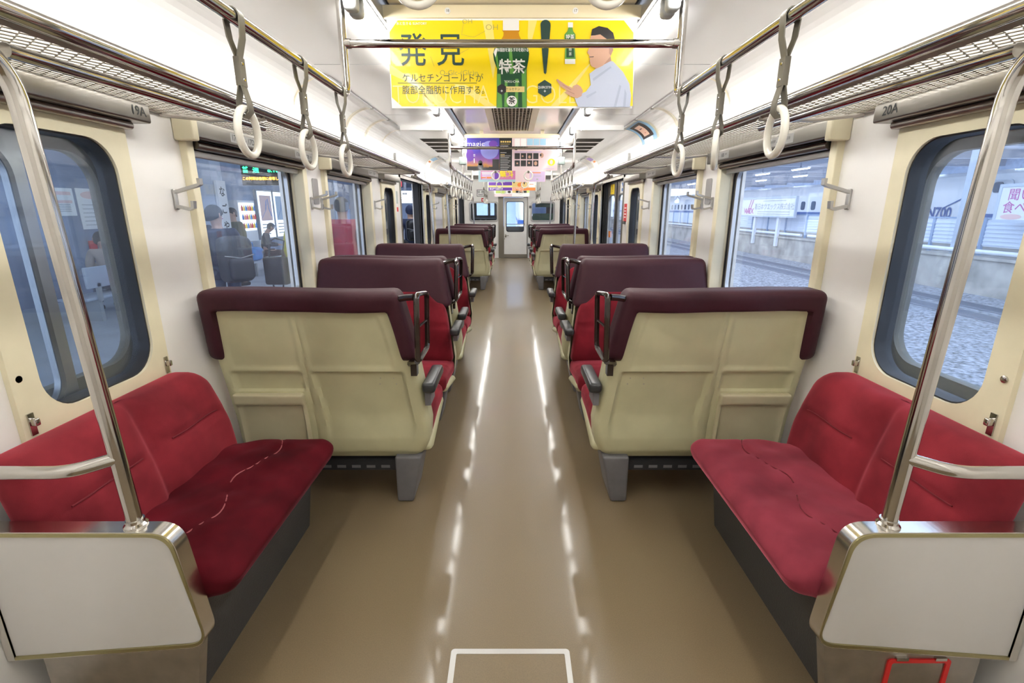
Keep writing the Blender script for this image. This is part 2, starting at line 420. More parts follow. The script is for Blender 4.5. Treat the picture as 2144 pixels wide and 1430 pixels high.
m = MB(); m.box(ed0-.15, ed0-.01, YEND-.02, YEND, 0, edz+.03); m.box(ed0-.012, ed0+.003, YEND-.03, YEND, 0, edz+.01); m.box(ed1-.003, ed1+.012, YEND-.03, YEND, 0, edz+.01); m.box(ed0-.012, ed1+.012, YEND-.03, YEND, edz-.002, edz+.012); m.build('door_frame', 'brushed', dr)
for i, (a0, a1) in enumerate(((-1.215, -.415), (.555, 1.215))):
    w = struct(empty('window_%d' % (i + 1)))
    MB().ringplate(rrect(a0-.02, a1+.02, 1.04, 1.605, .07), rrect(a0+.025, a1-.025, 1.085, 1.56, .05), ey, -.015, .02).build('frame', 'alu', w)
    MB().prism(rrect(a0, a1, 1.06, 1.585, .06), ey, .022, .026).build('pane', 'pane_clear', w)
# driver's cab behind the end wall
m = MB(); y0, y1 = YEND+.06, YEND+1.75
m.box(-W, -W+.02, y0, y1, 0, 2.2); m.box(W-.02, W, y0, y1, 0, 2.2); m.box(-W, W, y0, y1, 2.2, 2.22)
fm = wall_mesh([(-1.14, -.78, 1.20, 1.80), (-.70, -.57, 1.20, 1.80), (-.27, .37, .85, 1.80), (.62, 1.1, 1.18, 1.80)], -W, W, 0, 2.2, lambda a, z, d: (a, d, z), y1-.06, y1)
m.add(fm.v, fm.f); struct(m.build('wall_cab', 'vent'))
mat('cabgreen', (.10, .22, .13), .5)
struct(MB().box(.62, 1.33, YEND+.62, YEND+.66, 0, 1.27).build('trim_cab_panel', 'cabgreen'))
struct(MB().box(.70, 1.33, YEND+.62, YEND+.66, 1.45, 2.2).build('trim_cab_locker', 'cabgreen'))
t = thing('driver_console', 'dark driver console with gauges behind the left end window', 'console')
MB().rbox(-1.3, -.40, YEND+1.1, YEND+1.65, 0, 1.12, r=.04, seg=.3).build('console_body', 'dark', t)
for gx in (-.98, -.82): MB().lathe([(.055, 0), (.055, -.02), (.045, -.022)], (gx, YEND+1.10, 1.02), 'Y', 16).build('gauge', 'greengrey', t)
# ------------------------------------------------------------------ seats (a = distance from the car's centre line, y = along the car from the seat's rear, z = height)
def lerp(tab, x):
    if x <= tab[0][0]: return tab[0][1]
    for (x0, y0), (x1, y1) in zip(tab[:-1], tab[1:]):
        if x <= x1:
            t = (x - x0) / (x1 - x0); return y0 + (y1 - y0) * t
    return tab[-1][1]
def sst(a, b, x):
    t = min(1, max(0, (x - a) / (b - a))); return t*t*(3-2*t)
A0 = lambda z: lerp([(.23, .46), (.26, .425), (.32, .398), (.42, .388), (.76, .428), (1.06, .487)], z)
A1 = lambda z: lerp([(.23, 1.27), (.30, 1.30), (.77, 1.318), (1.06, 1.292)], z)
YR = lambda z: lerp([(.22, .17), (.27, .135), (.34, .12), (.46, .11), (.70, .07), (1.06, .0)], z)
def box_in(a, z, a0, a1, z0, z1, w):
    return sst(a0-w, a0+w, a) * (1 - sst(a1-w, a1+w, a)) * sst(z0-w, z0+w, z) * (1 - sst(z1-w, z1+w, z))
def shell_relief(a, z):
    w = .004
    r = .006 * max(box_in(a, z, A0(z)+.105, .902, .715, .962, w), box_in(a, z, .948, A1(z)-.07, .715, .962, w))
    low = sst(.28, .50, z)
    r += .024 * low * box_in(a, z, A0(z)+.075, .868 + .03*sst(.45, .70, z), .285, .690, .006)
    r += .018 * box_in(a, z, .948, A1(z)-.055, .60, .690, .006)
    r += .006 * box_in(a, z, .918, .930, .3, .99, .003)
    return r
def build_seat(sx, sy, first):
    to = lambda a, y, z: (sx*(a - .88), sy*y, z)
    root = empty('train_seat')
    # shell
    m = MB(); NU, NV = 96, 84
    def sh(u, v):
        z = .228 + v*(1.0-.228); a = A0(z) + u*(A1(z)-A0(z))
        e = min(a - A0(z), A1(z) - a); y = YR(z) + shell_relief(a, z)
        if e < .035: y += .035 - math.sqrt(max(0, .035**2 - (.035-e)**2))
        return to(a, y, z)
    m.grid(sh, NU, NV)
    for u in (0, 1):
        def side(s, v, u=u):
            z = .228 + v*(1.0-.228); a = (A0(z), A1(z))[u]; return to(a, YR(z)+.035+s*.075, z)
        m.grid(side, 2, 40)
    m.grid(lambda u, s: to(A0(.228)+u*(A1(.228)-A0(.228)), YR(.228)+.035*(1-min(1, min(u, 1-u)*20))*(1-s)+s*.11, .228+.01*s), 20, 2)
    sh_o = m.build('shell', 'shell', root, angle=50)
    # purple cover wrapped over the top
    m = MB()
    def capf(p):
        a_, y, z = p.x, p.y, p.z                      # a_ in 0..1 across
        u = (a_ - .0) / .90; A = A0(z) - .014; B = A1(z) + .016; a = A + u*(B-A)
        yy = YR(z) + y
        if y < .045:
            inn = box_in(a, z, A0(z)+.058, A1(z)-.05, .5, .982, .006)
            yy += inn * .05
        yy += .004*math.sin(a*19+z*11)*(1 if y < .04 else .4)
        zz = z + .004*math.sin(a*7) + (.018*math.exp(-((u-.04)/.03)**2) if False else 0)
        return Vector(to(a, yy, zz))
    m.rbox(0, .90, -.028, .125, .752, 1.074, r=.038, seg=.0125, fn=capf, rs=4)
    m.build('headrest_cover', 'cap', root, angle=60)
    # red back cushion and seat cushion
    m = MB()
    def bk(p):
        z = p.z; u = p.x; A = A0(z)+.012; B = A1(z)-.02; a = A + u*(B-A)
        d = min(u, 1-u)
        zz = z - (.075*(1-sst(.03, .16, d)) if z > .62 else 0)*sst(.62, .86, z)
        bul = .018*math.sin(PI*min(1, max(0, (z-.42)/.42))) * (1 if abs(u-.5) > .02 else .6)
        y = p.y + (bul if p.y > .12 else 0)
        if p.y > .12:
            y -= .007*math.exp(-((z-.655)/.007)**2) + .008*math.exp(-((u-.5)/.012)**2)
        return Vector(to(a, YR(z)+y, zz))
    m.rbox(0, 1, .075, .165, .40, .862, r=.028, seg=.022, fn=bk, rs=3)
    back = m.build('back_cushion', 'moquette', root, angle=60)
    m = MB()
    def cu(p):
        a, y, z = p.x, p.y, p.z
        if z > .40: z += .010*math.sin(PI*(y-.2)/.47)*abs(math.sin(2*PI*(a-.405)/.91)) - .006*math.exp(-((a-.86)/.010)**2) - .004*math.exp(-((y-.46)/.008)**2)
        z += -.03*(1-sst(.2, .5, y)) + .0
        return Vector(to(a, y, z))
    m.rbox(.398, 1.31, .18, .665, .325, .437, r=.042, seg=.026, fn=cu, rs=4)
    m.build('seat_cushion', 'moquette', root, angle=60)
    m = MB()
    def pan(p):
        t = (p.y - .185)/.445; z = p.z + (.085*t if p.z < .29 else .035*t) - (0 if p.z < .29 else .06*(1-t))
        return Vector(to(p.x, p.y, z))
    m.rbox(.392, 1.305, .185, .63, .235, .345, r=.03, seg=.06, fn=pan)
    m.build('seat_pan', 'shell', root)
    # pedestal and underframe
    m = MB()
    def lg(p):
        t = 1 - p.z/.24; a = p.x + (.05*t if p.x < .5 else .0); return Vector(to(a, p.y, p.z))
    m.rbox(.438, .567, .12, .345, 0, .245, r=.012, seg=.06, fn=lg)
    m.build('pedestal', 'leg', root)
    m = MB(); m.add(*_boxto(to, .565, 1.335, .15, .23, .160, .212)); fr = m.build('underframe', 'rubber', root)
    m = MB()
    for k in range(7):
        a = .60 + k*.072; m.add(*_boxto(to, a, a+.042, .148, .152, .172, .186))
    m.build('slot_row', 'leg', fr)
    # armrest
    m = MB(); m.rbox(*_mm(to, .345, .405, .05, .34, .598, .647), r=.016, seg=.1); ar = m.build('armrest', 'arm', root)
    m = MB(); m.add(*_boxto(to, .372, .398, .08, .20, .53, .60)); m.build('armrest_bracket', 'leg', ar)
    # black grab loop at the aisle corner
    m = MB(); lp = [(.402, -.012, .765), (.392, -.03, 1.062), (.372, .105, 1.05), (.382, .12, .80)]
    L = [Vector(to(*p)) for p in lp]; L = path([(L[0]+L[1])/2, L[1], L[2], L[3], L[0], (L[0]+L[1])/2], .028, 5)[:-1]
    m.tube(L, .011, 8, closed=True, flat=(.0125, .0095))
    m.tube([to(.405, -.02, 1.050), to(.44, .0, 1.045), to(.51, .02, 1.03)], .012, 8, flat=(.011, .014))
    m.tube([to(.405, -.012, .77), to(.435, .03, .755), to(.45, .05, .74)], .014, 8)
    m.add(*_boxto(to, .418, .445, .03, .07, .69, .765))
    m.tube([to(.398, -.02, .92), to(.377, .113, .925)], .006, 8)
    m.build('grab_handle', 'gloss_black', root)
    if first:
        m = MB()
        def fl(p):
            z = p.z; y = p.y
            if y < .01 and z < .545 : y += .012*box_in(p.x, z, .966, 1.252, .30, .528, .004)
            if y < .0 and z > .528: y -= .010*sst(.528, .536, z)
            return Vector(to(p.x, YR(min(z, .6)) + y, z))
        m.rbox(.950, 1.272, -.018, .03, .26, .588, r=.012, seg=.009, fn=fl, rs=3)
        m.build('flap', 'flap', root, angle=45)
        m = MB()
        for (a, z) in ((.60, .655), (.54, .655), (.605, .625), (.53, .625)): m.lathe([(.003, -.002), (.003, .004)], to(a, YR(z)+shell_relief(a, z), z), 'Y', 8)
        m.build('screw_pattern', 'brushed_dark', sh_o)
    return root
def _boxto(to, a0, a1, y0, y1, z0, z1):
    vs = [to(a, y, z) for z in (z0, z1) for (a, y) in ((a0,y0),(a1,y0),(a1,y1),(a0,y1))]
    return vs, [(0,3,2,1),(4,5,6,7),(0,1,5,4),(1,2,6,5),(2,3,7,6),(3,0,4,7)]
def _mm(to, a0, a1, y0, y1, z0, z1):
    p, q = to(a0, y0, z0), to(a1, y1, z1); return (p[0], q[0], p[1], q[1], p[2], q[2])
ROWS = ((2.0, 1, 'first row'), (3.410, -1, 'second row'), (3.496, 1, 'third row'), (4.85, -1, 'fourth row'))
VIEW = {1: ('showing its cream back', 'back turned'), -1: ('facing the camera', '')}
for nm, sx, ph in SIDES:
    away = build_seat(sx, 1, True); toward = build_seat(sx, -1, False)
    used = {1: False, -1: False}
    for k, sec in ((0, 'near group'), (1, 'far group')):
        for ri, (y, sy, rn) in enumerate(ROWS):
            src = away if sy == 1 else toward
            if not used[sy]: o = src; used[sy] = True
            else: o = copy_tree(src)
            if ri == 2:
                for c in list(kids_of(o)):
                    if c.name.startswith('flap'): bpy.data.objects.remove(c)
            o.location = (sx*.88, y + k*P, 0)
            tag(o, 'red double seat %s, %s, %s of the %s' % ('with cream back to camera' if sy == 1 else 'facing the camera', ph, rn, sec), 'train seat', 'red double seats along the aisle')

# ------------------------------------------------------------------ benches beside the doors
def build_bench(sx, y0, y1):
    to = lambda a, y, z: (sx*(a - 1.0), y - y0, z)
    root = empty('bench'); root.location = (sx*1.0, y0, 0)
    L = y1 - y0; ym = (y0+y1)/2
    def seat_fn(p):
        a, y, z = p.x, p.y, p.z
        if z > .425:
            z += .010*abs(math.sin(PI*(y-y0)/(L/2))) * sst(.74, .85, a)
            ag = .955 + .035*math.sin(2*PI*(y-y0)/(L/2)+.6)
            z -= .007*math.exp(-((a-ag)/.007)**2)
            z += .0035*math.sin(a*31+y*9)*math.sin(y*23+a*5) + .0025*math.sin(y*47-a*22)
            z -= .035*sst(.9, 1.25, a)*.6
        z += .042*(1-sst(.78, .93, a))*(1-sst(.345, .475, p.z)); a += .016*(1-sst(.33, .45, p.z))*(1-sst(.76, .9, a))
        if a < .80: z += -.010*(1-sst(.74, .80, a))
        return Vector(to(a, y, z))
    m = MB(); m.rbox(.742, 1.26, y0+.005, y1, .33, .477, r=.052, seg=.016, fn=seat_fn, rs=5)
    seat = m.build('seat_cushion', 'moquette_shaded' if sx < 0 else 'moquette_window_lit', root, angle=60)
    m = MB()
    for q in (0, 1):
        pts = []
        for k in range(17):
            y = y0 + L/2*q + L/2*(.10+.80*k/16); a = .955 + .035*math.sin(2*PI*(y-y0)/(L/2)+.6)
            z = .477 + .010*abs(math.sin(PI*(y-y0)/(L/2))) - .008 + .0035*math.sin(a*31+y*9)*math.sin(y*23+a*5) + .0025*math.sin(y*47-a*22) + .0025
            pts.append(to(a, y, z))
        MB().tube(pts, .0022, 5).build('seam', 'seam_light' if sx < 0 else 'seam', seat)
    LE = lambda z: (z-.40)*.21
    def back_fn(p):
        a, y, z = p.x, p.y, p.z; e0, e1 = y-y0, y1-y
        if a < 1.20:
            a -= .020*math.sin(PI*min(1, max(0, (z-.42)/.37)))*(.35+.65*abs(math.sin(2*PI*e0/L)))
            a += .024*math.exp(-((y-ym)/.032)**2) + .012*math.exp(-((z-.625)/.016)**2)*min(1, max(0, math.sin(2*PI*(e0/(L))*1)**2*3))
            a += .003*math.sin(y*29+z*13)
        zz = z
        if z > .55:
            for e in (e1,):
                if e < .13: zz -= (z-.55)/.245 * .13*(1-math.sqrt(max(0, 1-(1-e/.13)**2)))
        return Vector(to(a + LE(z), y, zz))
    m = MB(); m.rbox(1.145, 1.255, y0+.005, y1, .37, .795, r=.036, seg=.016, fn=back_fn, rs=4)
    bk = m.build('backrest', 'moquette_back_lit', root, angle=60)
    m = MB()
    for q in (0, 1):
        pts = []
        for k in range(13):
            y = y0 + L/2*q + L/2*(.18+.64*k/12); p = back_fn(Vector((1.145, y, .628))); pts.append((p.x - sx*.004, p.y, p.z))
        MB().tube(pts, .0026, 5).build('seam', 'seam', bk)
    m = MB(); vs, fs = [], []
    m.prism([(.928, 0), (.880, .37), (1.20, .37), (1.345, 0)], lambda a, z, d: to(a, d, z), y0+(.004 if y1 % P < 3 else -.05), y1+(.05 if y1 % P < 3 else -.004))
    m.build('kick_panel', 'kick', root)
    return root
def build_partition(sx, yf, sd, lower_hatch=False, bend=-1):
    """end panel whose open face looks to -sd along the car"""
    to = lambda a, y, z: (sx*(a - 1.08), sd*y, z)
    root = empty('bench_end_screen'); root.location = (sx*1.08, yf, 0)
    def outl(ins, r):
        P_ = [(1.345, .235), (.80+ins*.4, .284+ins), (.838+ins, .634-ins), (1.345, .634-ins)]
        if ins: P_[0] = (1.322, .237+ins)
        if ins: P_[3] = (1.322, .634-ins)
        pts = path([(P_[0][0], P_[0][1], 0), (P_[1][0], P_[1][1], 0), (P_[2][0], P_[2][1], 0), (P_[3][0], P_[3][1], 0)], r, 8)
        return [(p.x, p.y) for p in pts]
    f3 = lambda a, z, d: to(a, d, z)
    m = MB(); m.ringplate(outl(0, .055), outl(.012, .05), f3, 0, .045); m.build('frame', 'brushed_bright', root)
    m = MB(); m.prism(outl(.011, .05), f3, .003, .042); m.build('panel', 'laminate', root)
    m = MB(); m.ringplate(outl(.004, .052), outl(.013, .048), f3, -.002, .0035); m.build('edge_strip', 'floor_reflection_edge', root)
    m = MB(); m.prism([(.885, 0), (.83, .285), (1.262, .24), (1.262, 0)], f3, .012, .045); low = m.build('lower_panel', 'brushed_dark', root)
    if lower_hatch:
        m = MB(); m.ringplate(rrect(1.012, 1.182, .03, .232, .01), rrect(1.024, 1.170, .042, .22, .006), f3, .008, .0125); m.build('red_border', 'red', low)
        m = MB(); m.add(*_boxto(to, 1.03, 1.062, .004, .013, .231, .240)); m.add(*_boxto(to, 1.135, 1.165, .004, .013, .231, .240)); m.build('hinge', 'steel', low)
    # pole with its collar, bending towards the luggage rack at the top
    if bend < 0: pts = path([to(.944, .03, .632), to(.975, .02, 1.700), to(.965, -.30, 1.712), to(.955, -.7, 1.716)], .11, 10)
    else: pts = path([to(.944, .03, .632), to(.974, .02, 1.69), to(.968, .5, 1.70), to(.945, 1.05, 1.71)], .12, 8)
    m = MB(); m.tube(pts, .0175, 16); pole = m.build('pole', 'steel', root, angle=60)
    MB().lathe([(.0265, 0), (.0265, .006), (.021, .012), (.021, .02)], to(.944, .03, .632), 'Z', 16).build('collar', 'steel', pole)
    pts = path([to(.950, .025, .822), to(1.03, -.02, .81), to(1.345, -.02, .81)], .05, 8)
    m = MB(); m.tube(pts, .0155, 14); m.build('grab_bar', 'steel', root, angle=60)
    pts = [to(.975, .02, 1.695), to(.978, .5, 1.704), to(.98, 1.04, 1.708)]
    m = MB(); m.tube(pts, .014, 12); m.build('rack_bar', 'steel', root, angle=60)
    return root
pan_lab = {0: 'nearest the camera', 1: 'before the middle doors', 2: 'past the middle doors', 3: 'before the far doors'}
for nm, sx, ph in SIDES:
    for i, (yf, sd) in enumerate(((1.03, 1), (6.08, -1), (1.03+P, 1), (6.08+P, -1))):
        tag(build_partition(sx, yf, sd, lower_hatch=(i == 0 and sx > 0), bend=(-1 if i in (0, 2) else 1)), 'steel framed bench partition with chrome pole on the %s, %s' % (ph, pan_lab[i]), 'partition', 'bench end partitions')
    for i, (y0, y1) in enumerate(((1.075, 1.885), (5.02, 6.03), (1.075+P, 1.885+P), (5.02+P, 6.03+P))):
        tag(build_bench(sx, y0, y1), 'low red bench against the %s wall, beside the partition %s' % (ph, pan_lab[i]), 'bench', 'red wall benches')
# floor hatch by the camera
t = thing('floor_hatch', 'square floor hatch with pale metal rim in the aisle at the bottom', 'hatch')
f3 = lambda a, y, d: (a, y, d)
MB().ringplate(rrect(-.199, .188, .90, 1.283, .012), rrect(-.181, .171, .918, 1.264, .004), f3, -.002, .0018).build('rim', 'alu', t)
MB().prism(rrect(-.181, .171, .918, 1.264, .004), f3, -.002, .0008).build('lid', 'floor', t)
# ------------------------------------------------------------------ side windows
mat('reveal', (.16, .145, .11), .5)
mat('rubber_grey', (.10, .105, .11), .5)
NUMS = {('left', 0): ('19A', '17C', '17D', '17A', '17B', '15C', '15D', '15A', '15B'), ('right', 0): ('20A', '18C', '18D', '18A', '18B', '16C', '16D', '16A', '16B')}
def latch(sx, y, z, parent):
    m = MB(); m.add(*_boxto(lambda a, yy, zz: (sx*a, yy, zz), W-.020, W-.014, y-.009, y+.009, z-.032, z+.032))
    m.rbox(*_mm(lambda a, yy, zz: (sx*a, yy, zz), W-.038, W-.016, y-.007, y+.007, z-.004, z+.018), r=.004, seg=.1)
    m.build('latch', 'steel', parent)
wn = 3
for nm, sx, ph in SIDES:
    w3 = lambda y, z, a: (sx*a, y, z)
    tx = (lambda u, v, d: (sx*(TA-d), TY+u, TZ+v)) if sx < 0 else (lambda u, v, d: (sx*(TA-d), TY-u, TZ+v))
    for wi, (y0, y1, z0, z1, kind, k) in enumerate(WIN):
        root = struct(empty('window_%d' % wn)); wn += 1
        ns = NUMS.get((nm, k))
        if kind.startswith('pocket'):
            m = MB(); m.ringplate(rrect(y0-.03, y1+.03, z0-.03, z1+.02, .012), rrect(y0+.05, y1-.035, z0+.03, z1-.03, .11), w3, W-.016, W+.012); m.build('frame', 'cream', root)
            m = MB(); m.ringplate(rrect(y0+.045, y1-.03, z0+.025, z1-.025, .115), rrect(y0+.055, y1-.040, z0+.035, z1-.035, .105), w3, W-.006, W+.055); m.build('gasket', 'rubber', root)
            m = MB(); m.prism(rrect(y0+.05, y1-.035, z0+.03, z1-.03, .11), w3, W+.030, W+.034); m.build('pane', 'pane_clear', root)
            m = MB(); m.ringplate(rrect(y0-.07, y1+.10, z0-.03, z1+.03, .01), rrect(y0+.02, y1+.03, z0+.055, z1-.065, .11), w3, W+.112, W+.15); m.build('outer_frame', 'reveal', root)
            m = MB(); m.prism(rrect(y0+.015, y1+.035, z0+.05, z1-.06, .11), w3, W+.128, W+.132); m.build('outer_pane', 'pane', root)
            near_end = kind == 'pocket'
            ya, yb = (y0-.06, y1+.09) if near_end else (y0-.10, y1+.05)
            m = MB(); m.rbox(*_mm(lambda a, y, z: (sx*a, y, z), W-.075, W, ya, yb, 1.69, 1.752), r=.008, seg=.3); m.build('blind_box', 'brushed', root)
            m = MB(); m.tube([(sx*(W-.03), ya+.04, 1.678), (sx*(W-.03), yb-.05, 1.678)], .014, 10); m.build('blind_roller', 'brushed_dark', root)
            latch(sx, y1+.010, z0+.025, root); latch(sx, y0-.005, z0+.028, root)
            MB().lathe([(.010, 0), (.010, -.004*1), (.004, -.007)], (sx*(W-.016), y0-.005, z0+.16), 'X', 10).build('screw', 'steel', root)
            if near_end and ns:
                TA, TY, TZ = W-.0758, y1+.03, 1.722
                m = MB(); m.text(ns[0], .042, tx, (-.0 if sx < 0 else .02), 0, 'CENTER', .012); m.build('seat_number', 'ink', root)
        else:
            m = MB()
            for (a, b) in ((y0-.045, y0+.004), (y1-.03, y1+.03)): m.rbox(*_mm(lambda a_, y, z: (sx*a_, y, z), W-.030, W+.04, a, b, .74, 1.70), r=.006, seg=.5)
            m.build('side_strip', 'cream', root)
            m = MB(); m.ringplate(rrect(y0, y1, z0, z1, .004), rrect(y0+.012, y1-.028, z0+.02, z1-.035, .075), w3, W+.034, W+.056); m.build('surround', 'cream', root)
            m = MB(); m.ringplate(rrect(y0+.005, y1-.02, z0+.012, z1-.028, .08), rrect(y0+.022, y1-.038, z0+.03, z1-.045, .068), w3, W+.054, W+.070); m.build('gasket', 'rubber', root)
            m = MB(); m.ringplate(rrect(y0+.015, y1-.030, z0+.022, z1-.038, .072), rrect(y0+.045, y1-.062, z0+.07, z1-.062, .055), w3, W+.062, W+.085); m.build('sash', 'alu', root)
            m = MB(); m.prism(rrect(y0+.03, y1-.05, z0+.05, z1-.05, .05), w3, W+.072, W+.076); m.build('pane', 'pane', root)
            m = MB(); m.rbox(*_mm(lambda a, y, z: (sx*a, y, z), W-.078, W, y0-.05, y1+.10, 1.678, 1.750), r=.008, seg=.3); hb = m.build('blind_box', 'brushed', root)
            m = MB(); m.rbox(*_mm(lambda a, y, z: (sx*a, y, z), W-.084, W, y0-.075, y0-.035, 1.665, 1.757), r=.008, seg=.3); m.build('end_cap', 'cream', hb)
            m = MB(); m.tube([(sx*(W-.030), y0+.01, 1.657), (sx*(W-.030), y1-.03, 1.657)], .0175, 12); m.build('blind_roller', 'brushed', root)
            m = MB(); m.box(sx*(W-.028), sx*(W-.002), y0+.01, y1-.035, 1.668, 1.682); m.build('blind_gap', 'dark', root)
            m = MB(); m.rbox(*_mm(lambda a, y, z: (sx*a, y, z), W-.006, W+.020, y0+.01, y1-.05, 1.612, 1.640), r=.004, seg=.4); m.build('blind_bar', 'alu', root)
            if nm == 'left' and wi == 5:
                m = MB(); m.box(sx*(W+.004), sx*(W+.008), y0+.01, y1-.05, z0+.02, 1.64); m.build('blind', 'blind', root)
            if ns:
                j = 1 if wi == 1 else 5
                TA, TY, TZ = W-.0788, y0, 1.712
                s_ = 1 if sx < 0 else -1
                for (c, d_, yy) in ((ns[j], ns[j+1], y0+.34), (ns[j+2], ns[j+3], y1-.10)):
                    big = .036 if yy < y0+.5 else .030
                    TY = yy
                    m = MB(); m.box(sx*(W-.0786), sx*(W-.078), yy-.135, yy+.135, 1.692, 1.732); pl = m.build('number_plate', 'alu', root)
                    m = MB(); m.text(c, big, tx, -.095, 0, 'CENTER', .01); m.text('通路側', big*.42, tx, -.043, .002); m.text('-', big, tx, -.006, 0); m.text(d_, big, tx, .045, 0, 'CENTER', .01); m.text('窓側', big*.42, tx, .092, .002)
                    m.build('seat_number', 'ink', pl)

# ------------------------------------------------------------------ side doors
def door_leaf(sx, y0, y1, a, parent, glass='pane', st=.10, mt='brushed'):
    w3 = lambda y, z, d: (sx*d, y, z)
    o = MB().ringplate(rrect(y0, y1, .01, 1.755, .004), rrect(y0+st, y1-st, .80, 1.58, .09), w3, a, a+.025).build('door_leaf', mt, parent)
    MB().ringplate(rrect(y0+st-.01, y1-st+.01, .79, 1.59, .10), rrect(y0+st+.005, y1-st-.005, .805, 1.575, .085), w3, a-.004, a+.0).build('window_gasket', 'rubber_grey', o)
    MB().prism(rrect(y0+st-.002, y1-st+.002, .798, 1.582, .092), w3, a+.01, a+.014).build('window_pane', glass, o)
    return o
dn = 2
for nm, sx, ph in SIDES:
    for (y0, y1) in DOORS:
        if y1 > YEND: continue
        root = struct(empty('door_%d' % dn)); dn += 1
        bx = lambda m, a0, a1, b0, b1, c0, c1: m.box(sx*a0, sx*a1, b0, b1, c0, c1)
        m = MB(); bx(m, W-.012, W+.13, y0-.035, y0, 0, 1.80); bx(m, W-.012, W+.02, y1, y1+.04, 0, 1.80); bx(m, W-.012, W+.13, y0-.035, y1+.04, 1.76, 1.80); bx(m, W-.02, W+.14, y0, y1, -.01, .006)
        m.build('door_frame', 'brushed', root)
        m = MB(); bx(m, W+.02, W+.13, y1-.004, y1+.004, 0, 1.76); bx(m, W+.045, W+.125, y1-.035, y1, 0, 1.76); m.build('jamb_rubber', 'rubber', root)
        ym = (y0+y1)/2
        if sx > 0:
            l1 = door_leaf(sx, y0+.002, ym-.004, W+.07, root); l2 = door_leaf(sx, ym+.004, y1-.06, W+.07, root)
            m = MB(); bx(m, W+.062, W+.075, ym-.012, ym+.012, .01, 1.755); m.build('meeting_rubber', 'rubber', root)
            if y0 < 8:
                m = MB(); bx(m, W+.068, W+.070, ym+.19, ym+.44, 1.60, 1.735); st = m.build('sticker', 'yellow', l2)
                m = MB(); m.prism([(-.02, .045), (.02, .045), (.008, -.02), (-.008, -.02)], lambda u, v, d: (sx*(W+.067+d), ym+.315+u, 1.675+v), 0, .0006); m.prism(rrect(-.009, .009, -.045, -.028, .008, 3), lambda u, v, d: (sx*(W+.067+d), ym+.315+u, 1.675+v), 0, .0006); m.build('exclamation_mark', 'ink', st)
                m = MB(); bx(m, W+.068, W+.070, y0+.16, y0+.52, 1.60, 1.745); st = m.build('sticker', 'paper', l1)
                m = MB(); m.prism([(-.10, -.05), (.02, .06), (.11, .05), (.0, -.02)], lambda u, v, d: (sx*(W+.067+d), y0+.34+u, 1.67+v), 0, .0006); m.prism(rrect(.03, .10, -.05, -.01, .02), lambda u, v, d: (sx*(W+.067+d), y0+.34+u, 1.67+v), 0, .0006); m.build('picture', 'blue', st)
                mat('orange', (.85, .27, .04), .45)
                m = MB(); bx(m, W+.068, W+.070, ym+.33, ym+.45, 1.0, 1.09); m.build('sticker', 'orange', l2)
        else:
            door_leaf(sx, y0-.62, y0+.02, W+.068, root, 'pane_clear')
            door_leaf(sx, y1-.03, y1+.62, W+.068, root, 'pane_clear')
# the near open door leaf seen inside the pocket window by the camera
root = struct(empty('door_%d' % dn)); door_leaf(-1, .72, 1.50, W+.068, root, 'pane', .05, 'alu')

# ------------------------------------------------------------------ luggage racks
def build_rack(sx):
    root = empty('luggage_rack'); root.location = (sx*1.14, 3.0, 1.75)
    to = lambda a, y, z: (sx*(a-1.14), y-3.0, z-1.75)
    y0, y1 = .74, 5.12
    m = MB(); m.tube(path([to(.926, y0, 1.752), to(.926, y1, 1.752), to(.95, y1+.03, 1.752), to(1.34, y1+.03, 1.758)], .06, 6), .0185, 14); m.build('front_rail', 'steel', root, angle=60)
    m = MB(); m.ribbon([to(.951, y0, 1.738), to(.951, y1, 1.738)], .012, .005, axis=(sx*.6, 0, -.8)); m.build('net_edge', 'alu', root)
    m = MB(); m.tube([to(1.337, y0, 1.757), to(1.337, y1, 1.757)], .008, 8); m.build('rear_rail', 'brushed_dark', root)
    for yb in (.95, 2.02, 3.42, 4.25, 4.98):
        m = MB(); m.tube([to(.94, yb, 1.733), to(1.15, yb, 1.728), to(1.34, yb, 1.748)], .0085, 8); m.build('bracket', 'brushed_dark', root)
    m = MB(); NR = 17; da = (1.333-.953)/NR; hp = .0172; n = int((y1-y0)/hp)
    for j in range(NR + 1):
        a0 = .953 + da*j; s_ = 1 if j % 2 else -1
        pts = []
        for i in range(n+1):
            s2 = s_ * (1 if i % 2 else -1); a = min(max(a0 + s2*da*.48, .95), 1.336)
            pts.append(to(a, y0 + i*hp, 1.739 + (a-.95)*.042 - .006*math.sin(PI*(a-.95)/.386) + (.0012 if s2 > 0 else -.0012)))
        m.tube(pts, .0018, 3, cap=False)
    m.build('net', 'net', root, angle=180)
    return root
for nm, sx, ph in SIDES:
    r = build_rack(sx); tag(r, 'chrome luggage rack with wire net above the near group of seats, %s' % ph, 'luggage rack', 'luggage racks')
    r2 = copy_tree(r, (0, P, 0)); tag(r2, 'chrome luggage rack with wire net above the far group of seats, %s' % ph, 'luggage rack', 'luggage racks')

